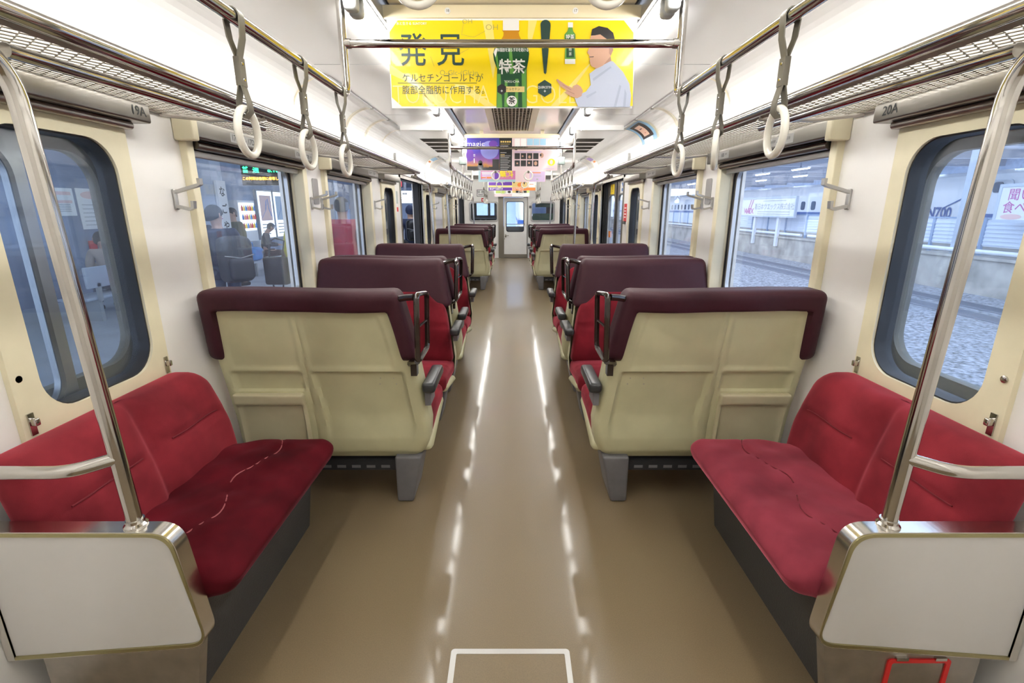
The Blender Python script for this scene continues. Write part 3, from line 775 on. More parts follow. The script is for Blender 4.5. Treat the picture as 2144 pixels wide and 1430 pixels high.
# ------------------------------------------------------------------ strap rails and hanging straps
RA, RZ = .678, 1.85
def strap_rail(y0, y1, label, cross, mids=()):
    root = tag(empty('strap_rail', (0, (y0+y1)/2, 2.19)), label, 'handrail', 'overhead strap rails'); c = (y0+y1)/2
    to = lambda x, y, z: (x, y-c, z-2.19)
    for sx in (-1, 1):
        m = MB(); m.tube(path([to(sx*RA, y0, 2.19), to(sx*RA, y0, RZ), to(sx*RA, y1, RZ), to(sx*RA, y1, 2.19)], .055, 8), .0165, 14); m.build('side_rail', 'steel', root, angle=60)
        for y in mids:
            p = MB().tube([to(sx*RA, y, 2.19), to(sx*RA, y, RZ)], .0145, 10).build('post', 'steel', root, angle=60)
            MB().rbox(*sorted((sx*(RA-.045), sx*(RA+.045))), y-.045-c, y+.045-c, 1.985-2.19, 2.085-2.19, r=.015, seg=.2).build('joint_box', 'greengrey', p)
    for y in cross:
        m = MB(); m.tube([to(-RA, y, 2.04), to(RA, y, 2.04)], .0155, 14); m.build('crossbar', 'steel', root, angle=60)
        for sx in (-1, 1): MB().tube([to(sx*(RA-.032), y, 2.04), to(sx*(RA-.014), y, 2.04)], .019, 12).build('joint_sleeve', 'steel', root)
    return root
strap_rail(-.9, 2.2, 'chrome strap rail frame nearest the camera, in front of the yellow poster', (2.2,))
strap_rail(5.66, 8.75, 'chrome strap rail frame between the middle doors, behind the blue poster', (5.66, 8.75), (7.1,))
strap_rail(12.21, 14.35, 'chrome strap rail frame near the far end wall', (12.21, 14.35))
def build_strap():
    root = empty('hanging_strap')
    pts = []
    for k in range(9):
        a = PI*k/8; pts.append((.0195*math.cos(a), 0, .0195*math.sin(a)))
    body = [(.0195, 0, 0)] + pts[1:-1] + [(-.0195, 0, 0), (-.016, 0, -.045), (-.0035, 0, -.085), (-.0032, 0, -.150), (-.013, 0, -.19), (-.014, 0, -.212), (0, 0, -.226), (.014, 0, -.212), (.013, 0, -.19), (.0032, 0, -.150), (.0035, 0, -.085), (.016, 0, -.045)]
    m = MB(); m.ribbon(body, .026, .0032, axis=(0,1,0), closed=True); b = m.build('belt', 'belt', root, angle=50)
    m = MB(); m.box(-.0075, .0075, -.0135, .0135, -.153, -.088); m.build('clasp', 'belt', b)
    for z in (-.102, -.138):
        m = MB(); m.lathe([(.003, -.0095), (.004, -.008), (.004, .008), (.003, .0095)], (0, 0, z), 'X', 8); m.build('rivet', 'steel', b)
    m = MB(); R = .0555; m.tube([(0, R*math.sin(2*PI*k/36), -.2155 - R + .011 + R*math.cos(2*PI*k/36)) for k in range(36)], .0098, 10, closed=True); m.build('ring', 'ring', root, angle=80)
    return root
S0 = build_strap(); first_strap = [True]
def strap(x, y, z, label, rot=0):
    if first_strap[0]: o = S0; first_strap[0] = False
    else: o = copy_tree(S0)
    o.location = (x, y, z)
    if abs(rot) > 1: o.rotation_euler = (0, 0, rot)
    else:
        for c in kids_of(o):
            if c.name.startswith('ring'): c.rotation_euler = (0, 0, rot)
    return tag(o, label, 'hanging strap', 'hanging straps')
ordw = ['first', 'second', 'third', 'fourth', 'fifth', 'sixth', 'seventh', 'eighth', 'ninth']
rnd = random.Random(3)
for nm, sx, ph in SIDES:
    for i, y in enumerate((1.35, 1.735, 2.115)):
        strap(sx*RA, y, RZ, 'white ring strap, %s from the camera on the nearest %s rail' % (ordw[i], ph), {(1, 1): -.42, (1, 0): -.12, (-1, 0): .06}.get((sx, i), 0))
    for i in range(8):
        strap(sx*RA, 5.80 + .385*i, RZ, 'white ring strap, %s on the %s rail between the middle doors' % (ordw[i], ph), rnd.uniform(-.35, .35))
    for i in range(5):
        strap(sx*RA, 12.36 + .385*i, RZ, 'white ring strap, %s on the %s rail by the end wall' % (ordw[i], ph), rnd.uniform(-.35, .35))
for (y, z, a, lb) in ((1.45, 2.225, .245, 'close before the yellow poster'), (7.05, 2.10, .225, 'aisle bar between the middle doors'), (9.15, 2.08, .225, 'aisle bar past the middle doors'), (13.3, 2.09, .235, 'aisle bar by the end wall')):
    t = thing('strap_bar', 'short chrome bar carrying two straps, ' + lb, 'handrail', 'short strap bars across the aisle')
    m = MB(); m.tube([(-.36, y, z), (.36, y, z)], .014, 10); m.build('bar', 'steel', t)
    for sx in (-1, 1): MB().tube([(sx*.34, y, z), (sx*.34, y, 2.246)], .010, 8).build('hanger', 'steel', t)
    for nm, sx, ph in SIDES: strap(sx*a, y, z, 'white ring strap facing the camera, %s one, %s' % (nm, lb), PI/2)

# ------------------------------------------------------------------ coat hooks and metal plates on the pillars
def build_hook(sx):
    root = empty('coat_hook'); to = lambda a, y, z: (sx*(a-W), y, z)
    m = MB(); m.rbox(*_mm(to, W-.010, W, -.011, .011, -.038, .042), r=.004, seg=.1); m.build('plate', 'alu', root)
    m = MB(); m.ribbon([to(W-.008, 0, .030), to(W-.10, 0, .055), to(W-.112, 0, .060), to(W-.112, 0, .082)], .021, .012); m.ribbon([to(W-.008, 0, -.025), to(W-.055, 0, -.036), to(W-.072, 0, -.030), to(W-.074, 0, -.004)], .021, .012); m.build('hook', 'alu', root)
    return root
for nm, sx, ph in SIDES:
    h0 = build_hook(sx); first = True
    for k in (0, 1):
        for y, lb in ((2.03, 'before the first large window'), (3.405, 'after the first large window'), (3.585, 'before the second large window'), (4.97, 'after the second large window')):
            o = h0 if first else copy_tree(h0); first = False
            o.location = (sx*W, y + k*P, 1.435); tag(o, 'grey metal double coat hook %s, %s, %s group' % (lb, ph, ('near', 'far')[k]), 'coat hook', 'coat hooks on the window pillars')
    for k in (0, 1):
        m = MB(); m.prism(rrect(-.048, .048, -.085, .085, .018), lambda u, v, d: (sx*(W-d), 3.495 + k*P + u, 1.515 + v), 0, .006)
        tag(m.build('pillar_plate', 'alu'), 'rounded metal plate on the pillar between large windows, %s, %s group' % (ph, ('near', 'far')[k]), 'plate', 'metal plates on the pillars')
# red notice by the right door, stickers by the left door
t = tag(MB().box(W-.003, W, 5.93, 6.07, 1.25, 1.46).build('emergency_notice', 'red'), 'red emergency notice on the wall beside the closed middle door', 'sign')
MB().box(W-.018, W-.002, 5.95, 6.05, 1.225, 1.26).build('button_box', 'rubber_grey', t)
m = MB()
for j in range(4): m.box(W-.0038, W-.003, 5.955, 6.045, 1.30+j*.035, 1.312+j*.035)
m.build('lettering', 'paper', t)
t = tag(MB().box(-W, -W+.003, 5.92, 5.99, 1.46, 1.60).build('wall_notice', 'greengrey'), 'small grey notice beside the open middle door', 'sign')
t = tag(MB().box(-W, -W+.003, 5.92, 5.99, 1.37, 1.42).build('wall_notice', 'red'), 'small red notice beside the open middle door', 'sign')
# route map box above the doors
for nm, sx, ph in SIDES:
    t = thing('door_header_box', 'white framed panel above the middle doors on the %s' % ph, 'panel', 'panels above the doors')
    m = MB(); m.box(sx*(W-.02), sx*W, 5.95, 7.85, 1.82, 2.0); m.build('panel', 'paper', t)
    m = MB(); m.ringplate(rrect(5.93, 7.87, 1.80, 2.02, .01), rrect(5.97, 7.83, 1.835, 1.985, .01), lambda y, z, d: (sx*d, y, z), W-.026, W-.004); m.build('frame', 'alu', t)

# ------------------------------------------------------------------ curved poster frames on the shoulder of the ceiling
mat('poster_sky', (.30, .55, .78), .4); mat('skin_print', (.85, .55, .42), .45); mat('hair_print', (.05, .035, .035), .4); mat('violet_print', (.45, .30, .62), .4)
SHP = lambda t, off=0: (XF + (W-XF-off)*math.sin(t), 2.02 + (HS-2.02-off)*math.cos(t))
def shoulder(sx, y0, y1, t0, t1, off, n=10):
    m = MB()
    vs = []
    for k in range(n+1):
        a, z = SHP(t0+(t1-t0)*k/n, off); vs += [(sx*a, y0, z), (sx*a, y1, z)]
    m.add(vs, [(2*k, 2*k+1, 2*k+3, 2*k+2) for k in range(n)]); return m
for nm, sx, ph in SIDES:
    for k in (0, 1):
        for q, (y0, y1) in enumerate(((3.30, 4.26), (4.30, 4.79), (4.83, 5.40), (8.0, 8.46), (8.5, 8.95))):
            if k == 1: continue
            t = thing('curved_poster_frame', 'slim curved poster frame on the ceiling shoulder, %s, %s from the camera' % (ph, ('first', 'second', 'third', 'fourth', 'fifth')[q]), 'poster frame', 'curved poster frames')
            for y in (y0, y1):
                m = shoulder(sx, y+k*P-.008, y+k*P+.008, .03, PI/2, .004, 12); m.build('edge_strip', 'cream_bar', t)
            m = MB(); a, z = SHP(.06, .0); m.box(sx*(a-.012), sx*(a+.012), y0+k*P, y1+k*P, z-.012, z-.001); m.build('clip_rail', 'alu', t)
            if sx > 0 and k == 0 and q == 2:
                s_ = shoulder(sx, y0+.02, y1-.02, .18, 1.5, .003).build('sheet', 'poster_sky', t)
                shoulder(sx, y0+.10, y1-.10, .28, 1.22, .004).build('hair_shape', 'hair_print', s_)
                shoulder(sx, y0+.20, y1-.18, .42, 1.10, .005).build('face_shape', 'skin_print', s_)
                for yy in (y0+.26, y1-.27): shoulder(sx, yy, yy+.035, .62, .67, .006, 3).build('eye_shape', 'hair_print', s_)
                shoulder(sx, y0+.27, y1-.26, .92, .95, .006, 3).build('mouth_shape', 'red', s_)
                shoulder(sx, y0+.14, y1-.12, 1.24, 1.48, .0045).build('shirt_shape', 'paper', s_)
            if q == 3:
                s_ = shoulder(sx, y0+.03, y1-.03, .2, 1.4, .003).build('sheet', 'paper', t)
                shoulder(sx, y0+.08, y1-.08, .35, .75, .004).build('picture', 'violet_print' if sx > 0 else 'poster_sky', s_)
                shoulder(sx, y0+.08, y1-.20, .85, 1.0, .004).build('picture', 'orange', s_)
# ------------------------------------------------------------------ outside, platform side
mat('platform', (.50, .53, .58), .55, noise=.12, nscale=3); mat('tactile', (.70, .58, .12), .6); mat('roofdark', (.24, .26, .31), .6); mat('bluewall', (.28, .34, .46), .6, noise=.2, nscale=3)
mat('column', (.55, .60, .68), .45); mat('concrete', (.50, .46, .40), .85, noise=.35, nscale=1.3); mat('ballast', (.30, .31, .34), .9, noise=.75, nscale=14, bump=1.0, bscale=20)
mat('pipe', (.86, .88, .92), .4); mat('trainwhite', (.85, .87, .92), .25); mat('trainblue', (.03, .10, .36), .3); mat('trainglass', (.03, .05, .10), .1)
mat('fence', (.74, .79, .88), .4); mat('fencepost', (.30, .40, .58), .5); mat('railsteel', (.45, .46, .50), .3, .9); mat('magenta', (.55, .10, .33), .5); mat('mapblue', (.45, .62, .80), .5); mat('mappink', (.85, .55, .50), .5)
emis('outlamp', (.80, .90, 1.0), 13.0); emis('ledgreen', (.02, .9, .15), 3.0); emis('ledorange', (1.0, .30, .02), 3.0); emis('backlit', (.75, .86, 1.0), .9); emis('backlit_soft', (.75, .86, 1.0), .55)
PZ = -.20
struct(MB().box(-9.2, -1.56, -4, 60, PZ-.5, PZ).build('floor_platform', 'platform'))
struct(MB().box(-2.6, -2.3, -4, 60, PZ, PZ+.006).build('trim_tactile', 'tactile'))
struct(MB().box(-12, -2.2, -4, 60, 3.3, 3.45).build('ceiling_platform', 'roofdark'))
m = MB()
for y in (-2, 4, 10, 16, 22, 28, 34, 40, 46, 52): m.box(-12, -2.2, y, y+.22, 3.02, 3.3)
struct(m.build('trim_platform_beam', 'roofdark'))
struct(MB().box(-9.1, -8.9, -4, 60, PZ, 3.3).build('wall_platform', 'bluewall'))
for i, y in enumerate((2.5, 8.10, 13.6, 19.6, 26, 33, 41)):
    t = tag(MB().box(-5.05, -4.75, y, y+.30, PZ, 3.05).build('platform_column', 'column'), 'pale steel platform column, %s along the platform behind the waiting people' % ('first second third fourth fifth sixth seventh'.split()[i]), 'column', 'platform columns')
t = tag(MB().box(-4.74, -4.70, 8.13, 8.38, 1.02, 1.84).build('station_name_board', 'white'), 'white upright station name board on the platform column', 'sign')
m = MB()
for k, c in enumerate('なごや'): m.text(c, .17, lambda u, v, d: (-4.698, 8.255+u, v), 0, 1.66-.27*k, 'CENTER', .02)
m.build('lettering', 'ink', t)
# departure board facing along the platform
t = thing('departure_board', 'black hanging departure board with green and orange characters', 'sign')
MB().box(-6.12, -5.20, 11.62, 11.80, 1.92, 2.36).build('case', 'black', t)
m = MB(); f3 = lambda u, v, d: (u, 11.615, v); m.text('普  通', .15, f3, -5.90, 2.245, 'CENTER', .01); m.text('8:18', .15, f3, -5.39, 2.245, 'CENTER', .01); m.build('green_lettering', 'ledgreen', t)
m = MB(); m.text('この列車は各駅に停車しま', .075, f3, -5.66, 2.06, 'CENTER', .006); m.build('orange_lettering', 'ledorange', t)
MB().box(-5.65, -5.55, 11.68, 11.74, 2.36, 3.3).build('hanger', 'roofdark', t)
# lit poster boards on the far wall
for i, (y0, y1, c) in enumerate(((17.5, 18.6, 'mappink'), (18.68, 19.95, 'mapblue'))):
    t = thing('poster_board', 'lit route map board with %s drawing on the platform wall' % ('pink' if i == 0 else 'blue'), 'poster', 'lit map boards on the platform')
    MB().box(-8.9, -8.80, y0, y1, .35, 2.05).build('case', 'grey', t)
    s_ = MB().box(-8.80, -8.79, y0+.04, y1-.04, .40, 2.0).build('sheet', 'backlit_soft', t)
    m = MB(); m.box(-8.789, -8.787, y0+.14, y1-.14, 1.0, 1.86); m.build('picture', c, s_)
    m = MB(); m.ribbon([(-8.785, y0+.2, 1.1), (-8.785, y0+.5, 1.35), (-8.785, y0+.6, 1.7)], .06, .004, axis=(0, 1, .4)); m.ribbon([(-8.785, y0+.7, 1.75), (-8.785, y0+.75, 1.4), (-8.785, y0+.9, 1.15)], .05, .004, axis=(0, 1, .3)); m.build('route_line', 'blue', s_)
    m = MB()
    for j in range(4): m.box(-8.789, -8.787, y0+.15, y1-.4, .52+.11*j, .555+.11*j)
    m.build('text_line', 'grey', s_)
t = thing('vending_machine', 'lit drinks vending machine on the platform wall', 'vending machine')
MB().box(-8.89, -8.2, 15.1, 16.1, PZ, 1.65).build('case', 'white', t)
MB().box(-8.2, -8.19, 15.16, 16.04, .75, 1.58).build('display', 'backlit', t)
for r in range(3):
    for c in range(7): MB().lathe([(.032, 0), (.034, .10), (.014, .15), (.014, .17)], (-8.15, 15.24+c*.12, .82+r*.26), 'Z', 8).build('sample_bottle', ('red', 'yellow', 'blue', 'orange')[(r*2+c) % 4], t)
# notices near the camera
for i, (y0, y1, z0, z1) in enumerate(((8.80, 9.26, 1.28, 1.76), (9.33, 9.92, 1.03, 1.77))):
    t = thing('wall_notice', ('small', 'large')[i] + ' white notice with red heading on the dark kiosk wall', 'sign', 'notices on the kiosk wall')
    s_ = MB().box(-8.008, -7.995, y0, y1, z0, z1).build('sheet', 'white', t)
    m = MB()
    if i: m.prism([(y0+.30+.22*math.cos(a*.4), z1-.12+.07*math.sin(a*.4)) for a in range(16)], lambda y, z, d: (-7.994+d, y, z), 0, .002)
    else: m.box(-7.994, -7.992, y0+.05, y1-.05, z1-.12, z1-.06); m.box(-7.994, -7.992, y0+.05, y1-.05, z0+.22, z0+.27)
    m.build('heading', 'mappink', s_)
    m = MB()
    for j in range(6): m.box(-7.994, -7.993, y0+.07, y1-.1, z0+.07+(z1-z0-.3)*j/6, z0+.085+(z1-z0-.3)*j/6)
    m.build('text_line', 'grey', s_)
mat('kiosk', (.17, .21, .32), .5, noise=.2, nscale=2)
tag(MB().box(-8.895, -8.012, 5.5, 12.5, PZ, 2.5).build('kiosk', 'kiosk'), 'dark blue kiosk wall carrying the two white notices', 'kiosk')
tag(MB().box(-8.00, -7.97, 9.36, 9.52, .66, .82).build('red_sign', 'red'), 'small red sign low on the kiosk wall', 'sign')
for i, (x, y) in enumerate(((-4.0, 6.0), (-4.0, 11.0), (-4.0, 15.0), (-6.8, 13.0), (-6.8, 17.5), (-6.8, 21), (-4.0, 21), (-4.0, 27), (-6.8, 8.5), (-4, 36.5))):
    t = thing('platform_lamp', 'white tube lamp under the platform roof, %s of them along the %s row' % ('first second third fourth fifth sixth seventh eighth ninth tenth'.split()[i], 'near' if x > -5 else 'back'), 'lamp', 'platform tube lamps')
    MB().box(x-.09, x+.09, y-.65, y+.65, 2.94, 2.99).build('housing', 'white', t); MB().tube([(x, y-.6, 2.915), (x, y+.6, 2.915)], .022, 8).build('tube', 'outlamp', t)
    MB().box(x-.02, x+.02, y-.1, y+.1, 2.99, 3.3).build('bracket', 'roofdark', t)
# lit signs seen through the open door
t = thing('platform_sign', 'white lit direction sign hanging above the platform beyond the open door', 'sign')
MB().box(-5.05, -4.05, 21.6, 21.75, 1.62, 2.16).build('case', 'grey', t); s_ = MB().box(-5.02, -4.08, 21.59, 21.6, 1.65, 2.13).build('face', 'backlit', t)
m = MB(); m.box(-4.95, -4.75, 21.585, 21.59, 1.98, 2.06); m.box(-4.65, -4.45, 21.585, 21.59, 1.98, 2.06)
for j in range(3): m.box(-4.95, -4.2, 21.585, 21.59, 1.72+.07*j, 1.74+.07*j)
m.build('text_line', 'grey', s_); MB().box(-4.6, -4.5, 21.65, 21.7, 2.16, 3.3).build('hanger', 'roofdark', t)
t = tag(MB().box(-5.0, -4.5, 20.8, 20.9, 2.28, 2.62).build('platform_sign', 'red'), 'small red sign with white figure above the white platform sign', 'sign')
MB().prism(rrect(-4.82, -4.68, 2.33, 2.57, .06), lambda u, v, d: (u, d, v), 20.795, 20.80).build('symbol', 'white', t); MB().box(-4.78, -4.72, 20.82, 20.88, 2.62, 3.3).build('hanger', 'roofdark', t)
# platform benches
def pbench(x, y, label, s=1):
    t = thing('platform_bench', label, 'bench', 'platform benches')
    MB().rbox(x-.22, x+.22, y-.9, y+.9, PZ+.315, PZ+.355, r=.015, seg=.4).build('seat_board', 'column', t)
    MB().rbox(x-s*.27, x-s*.23, y-.9, y+.9, PZ+.50, PZ+.80, r=.015, seg=.4).build('back_board', 'column', t)
    for yy in (y-.7, y+.7):
        MB().box(x-.24, x+.24, yy-.03, yy+.03, PZ, PZ+.315).build('leg', 'grey', t)
        MB().box(x-s*.27, x-s*.23, yy-.03, yy+.03, PZ+.30, PZ+.56).build('back_post', 'grey', t)
pbench(-6.48, 12.7, 'grey platform bench under the masked man'); pbench(-6.27, 7.75, 'grey platform bench under the reading woman', -1)

# ------------------------------------------------------------------ people
mat('skin', (.62, .38, .27), .5); mat('hair', (.02, .016, .015), .5)
for nme, c in (('navy', (.03, .04, .085)), ('darkcoat', (.028, .03, .038)), ('packgrey', (.075, .08, .095)), ('khaki', (.33, .29, .24)), ('olive', (.12, .115, .06)), ('brown', (.10, .055, .045)), ('yellowcoat', (.78, .70, .04)), ('redcoat', (.50, .035, .07)), ('beige', (.55, .44, .36)), ('jeans', (.06, .085, .15)), ('mask', (.75, .82, .9)), ('bagblue', (.15, .38, .80)), ('shoe', (.05, .045, .045)), ('charcoal', (.06, .065, .07))):
    mat('c_'+nme, c, .8, bump=.2, bscale=60)
def skin_mesh(name, nodes, edges, m, parent, sub=2, root=0):
    me = bpy.data.meshes.new(name); me.from_pydata([n[:3] for n in nodes], edges, [])
    o = bpy.data.objects.new(name, me); COL.objects.link(o)
    md = o.modifiers.new('skin', 'SKIN'); md.use_smooth_shade = True; md.branch_smoothing = .6
    for i, n in enumerate(nodes):
        r = n[3]; me.skin_vertices[0].data[i].radius = r if isinstance(r, tuple) else (r, r); me.skin_vertices[0].data[i].use_root = (i == root)
    sb = o.modifiers.new('sub', 'SUBSURF'); sb.levels = sub; sb.render_levels = sub
    bpy.context.view_layer.update(); dg = bpy.context.evaluated_depsgraph_get()
    me2 = bpy.data.meshes.new_from_object(o.evaluated_get(dg)); bpy.data.objects.remove(o); bpy.data.meshes.remove(me)
    me2.materials.clear(); me2.materials.append(MATS[m]); me2.polygons.foreach_set('use_smooth', [True]*len(me2.polygons))
    o = bpy.data.objects.new(name, me2); COL.objects.link(o); o.parent = parent
    return o
def person(x, y, face, label, pose, coat, trousers, hat=None, hairlen=0, scale=1.0, headturn=0.0, nod=0.0, mask=False, carry=None, puff=1.0):
    """face: heading in radians (0 looks along +y); pose 'stand' or 'sit'"""
    t = tag(empty('person', (x, y, PZ)), label, 'person'); t.rotation_euler = (0, 0, face); t.scale = (scale,)*3
    sit = pose == 'sit'; dz = -.31 if sit else 0
    pel = (0, 0, .90+dz); chest = (0, .02 if not sit else .05, 1.26+dz); neck = (0, .03 if not sit else .08, 1.41+dz)
    hb = (0, neck[1]+.01+.05*nod, 1.475+dz); hd = (0, hb[1]+.02+.05*nod, 1.555+dz-.02*nod); ht = (0, hd[1]-.005+.03*nod, 1.63+dz-.03*nod)
    sh = lambda s: (s*.185, chest[1]-.01, 1.35+dz)
    if carry == 'front' or sit: el = lambda s: (s*.235, chest[1]+.06, 1.08+dz); wr = lambda s: (s*.09, chest[1]+.28, 1.06+dz if carry != 'book' else 1.10+dz)
    else: el = lambda s: (s*.245, chest[1]-.03, 1.08+dz); wr = lambda s: (s*.255, chest[1]+.04, .84+dz)
    if sit: kn = lambda s: (s*.12, .46, .53); an = lambda s: (s*.13, .44, .09)
    else: kn = lambda s: (s*.10, .02, .48); an = lambda s: (s*.105, -.01, .09)
    hipz = pel[2]-.03
    nodes = [(*pel, .13), (0, .01, (pel[2]+chest[2])/2, .115), (*chest, (.15, .12)), (*neck, .055), (*hb, .072), (*hd, .092), (*ht, .07)]
    edges = [(0,1),(1,2),(2,3),(3,4),(4,5),(5,6)]
    for s in (-1, 1):
        b = len(nodes); w = Vector(wr(s)); e = Vector(el(s)); d = (w-e).normalized()
        hand = w + d*.06
        nodes += [(*sh(s), .06), (*el(s), .042), (*w, .028), (*hand, (.036, .018))]; edges += [(2,b),(b,b+1),(b+1,b+2),(b+2,b+3)]
        sd = Vector((0, 1, 0)) if abs(d.z) > .7 else Vector((1, 0, 0))
        for q, ln in ((-.027, .058), (-.009, .07), (.009, .066), (.026, .052)):
            f1 = hand + sd*q + d*.045; f2 = f1 + d*ln*.5 + Vector((0, .0, -.012)); c = len(nodes)
            nodes += [(*f1, .0095), (*f2, .008)]; edges += [(b+3, c), (c, c+1)]
        th = hand + sd*(.045) - d*.01; c = len(nodes); nodes += [(*th, .011), (*(th + d*.04), .009)]; edges += [(b+2, c), (c, c+1)]
        b = len(nodes); nodes += [(s*.09, pel[1], hipz, .09), (*kn(s), .058), (*an(s), .038), (an(s)[0], an(s)[1]+.12, .045, .035)]; edges += [(0,b),(b,b+1),(b+1,b+2),(b+2,b+3)]
    body = skin_mesh('body', nodes, edges, 'skin', t)
    # clothes
    co = .022
    cn = [(*pel, .165 if not sit else .14), (0, .01, (pel[2]+chest[2])/2, .158), (*chest, (.19, .150)), (chest[0], (chest[1]+neck[1])/2, neck[2]-.03, .085)]
    ce = [(0,1),(1,2),(2,3)]
    if not sit: cn.append((0, 0, pel[2]-.14, .170)); ce.append((0,4))
    for s in (-1, 1):
        b = len(cn); cn += [(*sh(s), .085), (*el(s), .066), (*wr(s), .048)]; ce += [(2,b),(b,b+1),(b+1,b+2)]
    if puff != 1: cn = [n[:3] + (tuple(q*puff for q in n[3]) if isinstance(n[3], tuple) else n[3]*puff,) for n in cn]
    skin_mesh('coat', cn, ce, coat, t)
    tn = [(*pel, .145)]; te = []
    for s in (-1, 1):
        b = len(tn); tn += [(s*.095, pel[1]+(.06 if sit else 0), hipz-.04, .105), (*kn(s), .078), (an(s)[0], an(s)[1], .11, .062)]; te += [(0,b),(b,b+1),(b+1,b+2)]
    skin_mesh('trousers', tn, te, trousers, t)
    for s in (-1, 1):
        a = an(s); MB().rbox(a[0]-.048, a[0]+.048, a[1]-.07, a[1]+.19, 0, .085, r=.035, seg=.05).build('shoe', 'c_shoe', t)
    # head dressing turns with the head
    def turn(v):
        c, s_ = math.cos(headturn), math.sin(headturn); dx, dy = v[0]-hd[0], v[1]-hd[1]; return Vector((hd[0]+dx*c-dy*s_, hd[1]+dx*s_+dy*c, v[2]))
    m = MB()
    def cap_(u, v):
        th = 2*PI*u; ph = v*(PI*.56); r = .108 if not hat else .113
        back = (1-math.sin(th))/2
        z = hd[2] + .012 + r*1.08*math.cos(ph*(.80 + .55*back*(1+hairlen))); rr = r*math.sin(min(ph*(.80+.55*back), PI*.62))
        return turn((hd[0]+rr*math.cos(th)*.92, hd[1]-.012+rr*math.sin(th), z))
    m.grid(cap_, 20, 9); m.build('hat' if hat else 'hair', hat or 'hair', t)
    m = MB(); m.add([turn((hd[0]+dx, hd[1]+.088+dy, hd[2]+dz_)) for (dx, dy, dz_) in ((-.014, -.008, -.02), (.014, -.008, -.02), (0, .024, -.018), (0, .0, .02))], [(0,1,2),(1,3,2),(3,0,2),(0,3,1)]); m.build('nose', 'skin', t)
    for s in (-1, 1):
        p = turn((s*.034, hd[1]+.082, hd[2]+.018)); MB().rbox(p.x-.011, p.x+.011, p.y-.008, p.y+.006, p.z-.005, p.z+.005, r=.004, seg=.1).build('eye', 'hair', t)
        p = turn((s*.092, hd[1]-.005, hd[2]-.002)); MB().rbox(p.x-.010, p.x+.010, p.y-.018, p.y+.018, p.z-.03, p.z+.03, r=.009, seg=.03).build('ear', 'skin', t)
    if mask:
        m = MB(); m.grid(lambda u, v: turn((hd[0]+.078*math.sin((u-.5)*2.2), hd[1]+.035+.068*math.cos((u-.5)*2.2)+.012*math.sin(PI*v), hd[2]-.065+.075*v)), 8, 4); m.build('face_mask', 'c_mask', t)
    else:
        p = turn((0, hd[1]+.087, hd[2]-.046)); MB().rbox(p.x-.022, p.x+.022, p.y-.008, p.y+.004, p.z-.005, p.z+.005, r=.004, seg=.1).build('mouth', 'magenta', t)
    return t
def backpack(x, y, z, face, label, m_, s=1.0):
    t = tag(empty('backpack', (x, y, z)), label, 'bag'); t.rotation_euler = (0, 0, face); t.scale = (s,)*3
    MB().rbox(-.165, .165, -.13, .10, 0, .50, r=.085, seg=.05).build('main_pack', m_, t)
    MB().rbox(-.125, .125, -.20, -.10, .04, .27, r=.045, seg=.05).build('front_pocket', m_, t)
    m = MB(); m.tube([(-.15, -.125, .30), (0, -.152, .27), (.15, -.125, .30)], .006, 6); m.build('zip_line', 'grey', t)
    for sx in (-1, 1): m = MB(); m.ribbon([(sx*.10, .09, .05), (sx*.11, .112, .15), (sx*.11, .115, .36), (sx*.10, .09, .47)], .05, .012, axis=(1, 0, 0)); m.build('strap', m_, t)
    return t
person(-3.77, 6.42, .9, 'person in navy beanie and dark jacket standing with backpack behind window', 'stand', 'c_navy', 'c_jeans', hat='c_charcoal', headturn=-1.3, scale=.98)
backpack(-3.495, 6.205, .50, .9, 'large dark grey backpack on the person in the beanie', 'c_packgrey', 1.15)
person(-4.36, 6.85, .3, 'person with dark hair and black coat standing left of the beanie', 'stand', 'c_darkcoat', 'c_darkcoat', scale=1.0)
person(-5.85, 10.6, 2.6, 'person in olive coat and khaki trousers standing before the seated man', 'stand', 'c_olive', 'c_khaki', scale=.97)
person(-6.42, 12.9, -1.15, 'person in dark jacket and white mask sitting on a platform bench, head bowed', 'sit', 'c_charcoal', 'c_brown', mask=True, nod=1.0, scale=.93, carry='front')
t = thing('plastic_bag', 'light blue plastic bag beside the masked man on the bench', 'bag')
m = MB()
def pbag(p): return Vector((p.x + .02*math.sin(p.z*40+p.y*30), p.y + .03*math.sin(p.z*33), p.z)) if p.z > PZ+.5 else p
m.rbox(-6.64, -6.32, 12.15, 12.55, PZ+.358, PZ+.68, r=.08, seg=.05, fn=pbag); m.build('sack', 'c_bagblue', t)
m = MB(); m.tube([(-6.5, 12.3, PZ+.68), (-6.5, 12.33, PZ+.79), (-6.5, 12.40, PZ+.79), (-6.5, 12.42, PZ+.68)], .012, 6); m.build('handle', 'c_bagblue', t)
person(-2.72, 6.35, -.6, 'person in bright yellow padded coat carrying a black bag by the window', 'stand', 'c_yellowcoat', 'c_darkcoat', scale=1.0, puff=1.12)
t = thing('shoulder_bag', 'black handbag hanging from the arm of the yellow coat', 'bag')
m = MB(); m.rbox(-3.02, -2.74, 5.93, 6.05, .50, .84, r=.03, seg=.08); m.build('bag_body', 'black', t)
m = MB(); m.tube([(-2.96, 5.99, .82), (-2.93, 6.0, 1.02), (-2.86, 6.0, 1.06), (-2.82, 6.14, 1.02), (-2.80, 5.99, .82)], .010, 6); m.build('strap', 'black', t)
m = MB(); m.tube([(-2.95, 5.99, .52), (-2.93, 5.99, .36), (-2.88, 5.99, .34), (-2.84, 5.99, .36), (-2.82, 5.99, .52)], .010, 6); m.build('strap', 'black', t)
person(-2.38, 7.05, .2, 'person in red padded jacket seen from behind through the second window', 'stand', 'c_redcoat', 'c_charcoal', scale=1.05, puff=1.15)
person(-2.95, 7.5, .2, 'person in dark blue coat half hidden left of the red jacket', 'stand', 'c_navy', 'c_navy', scale=1.0)
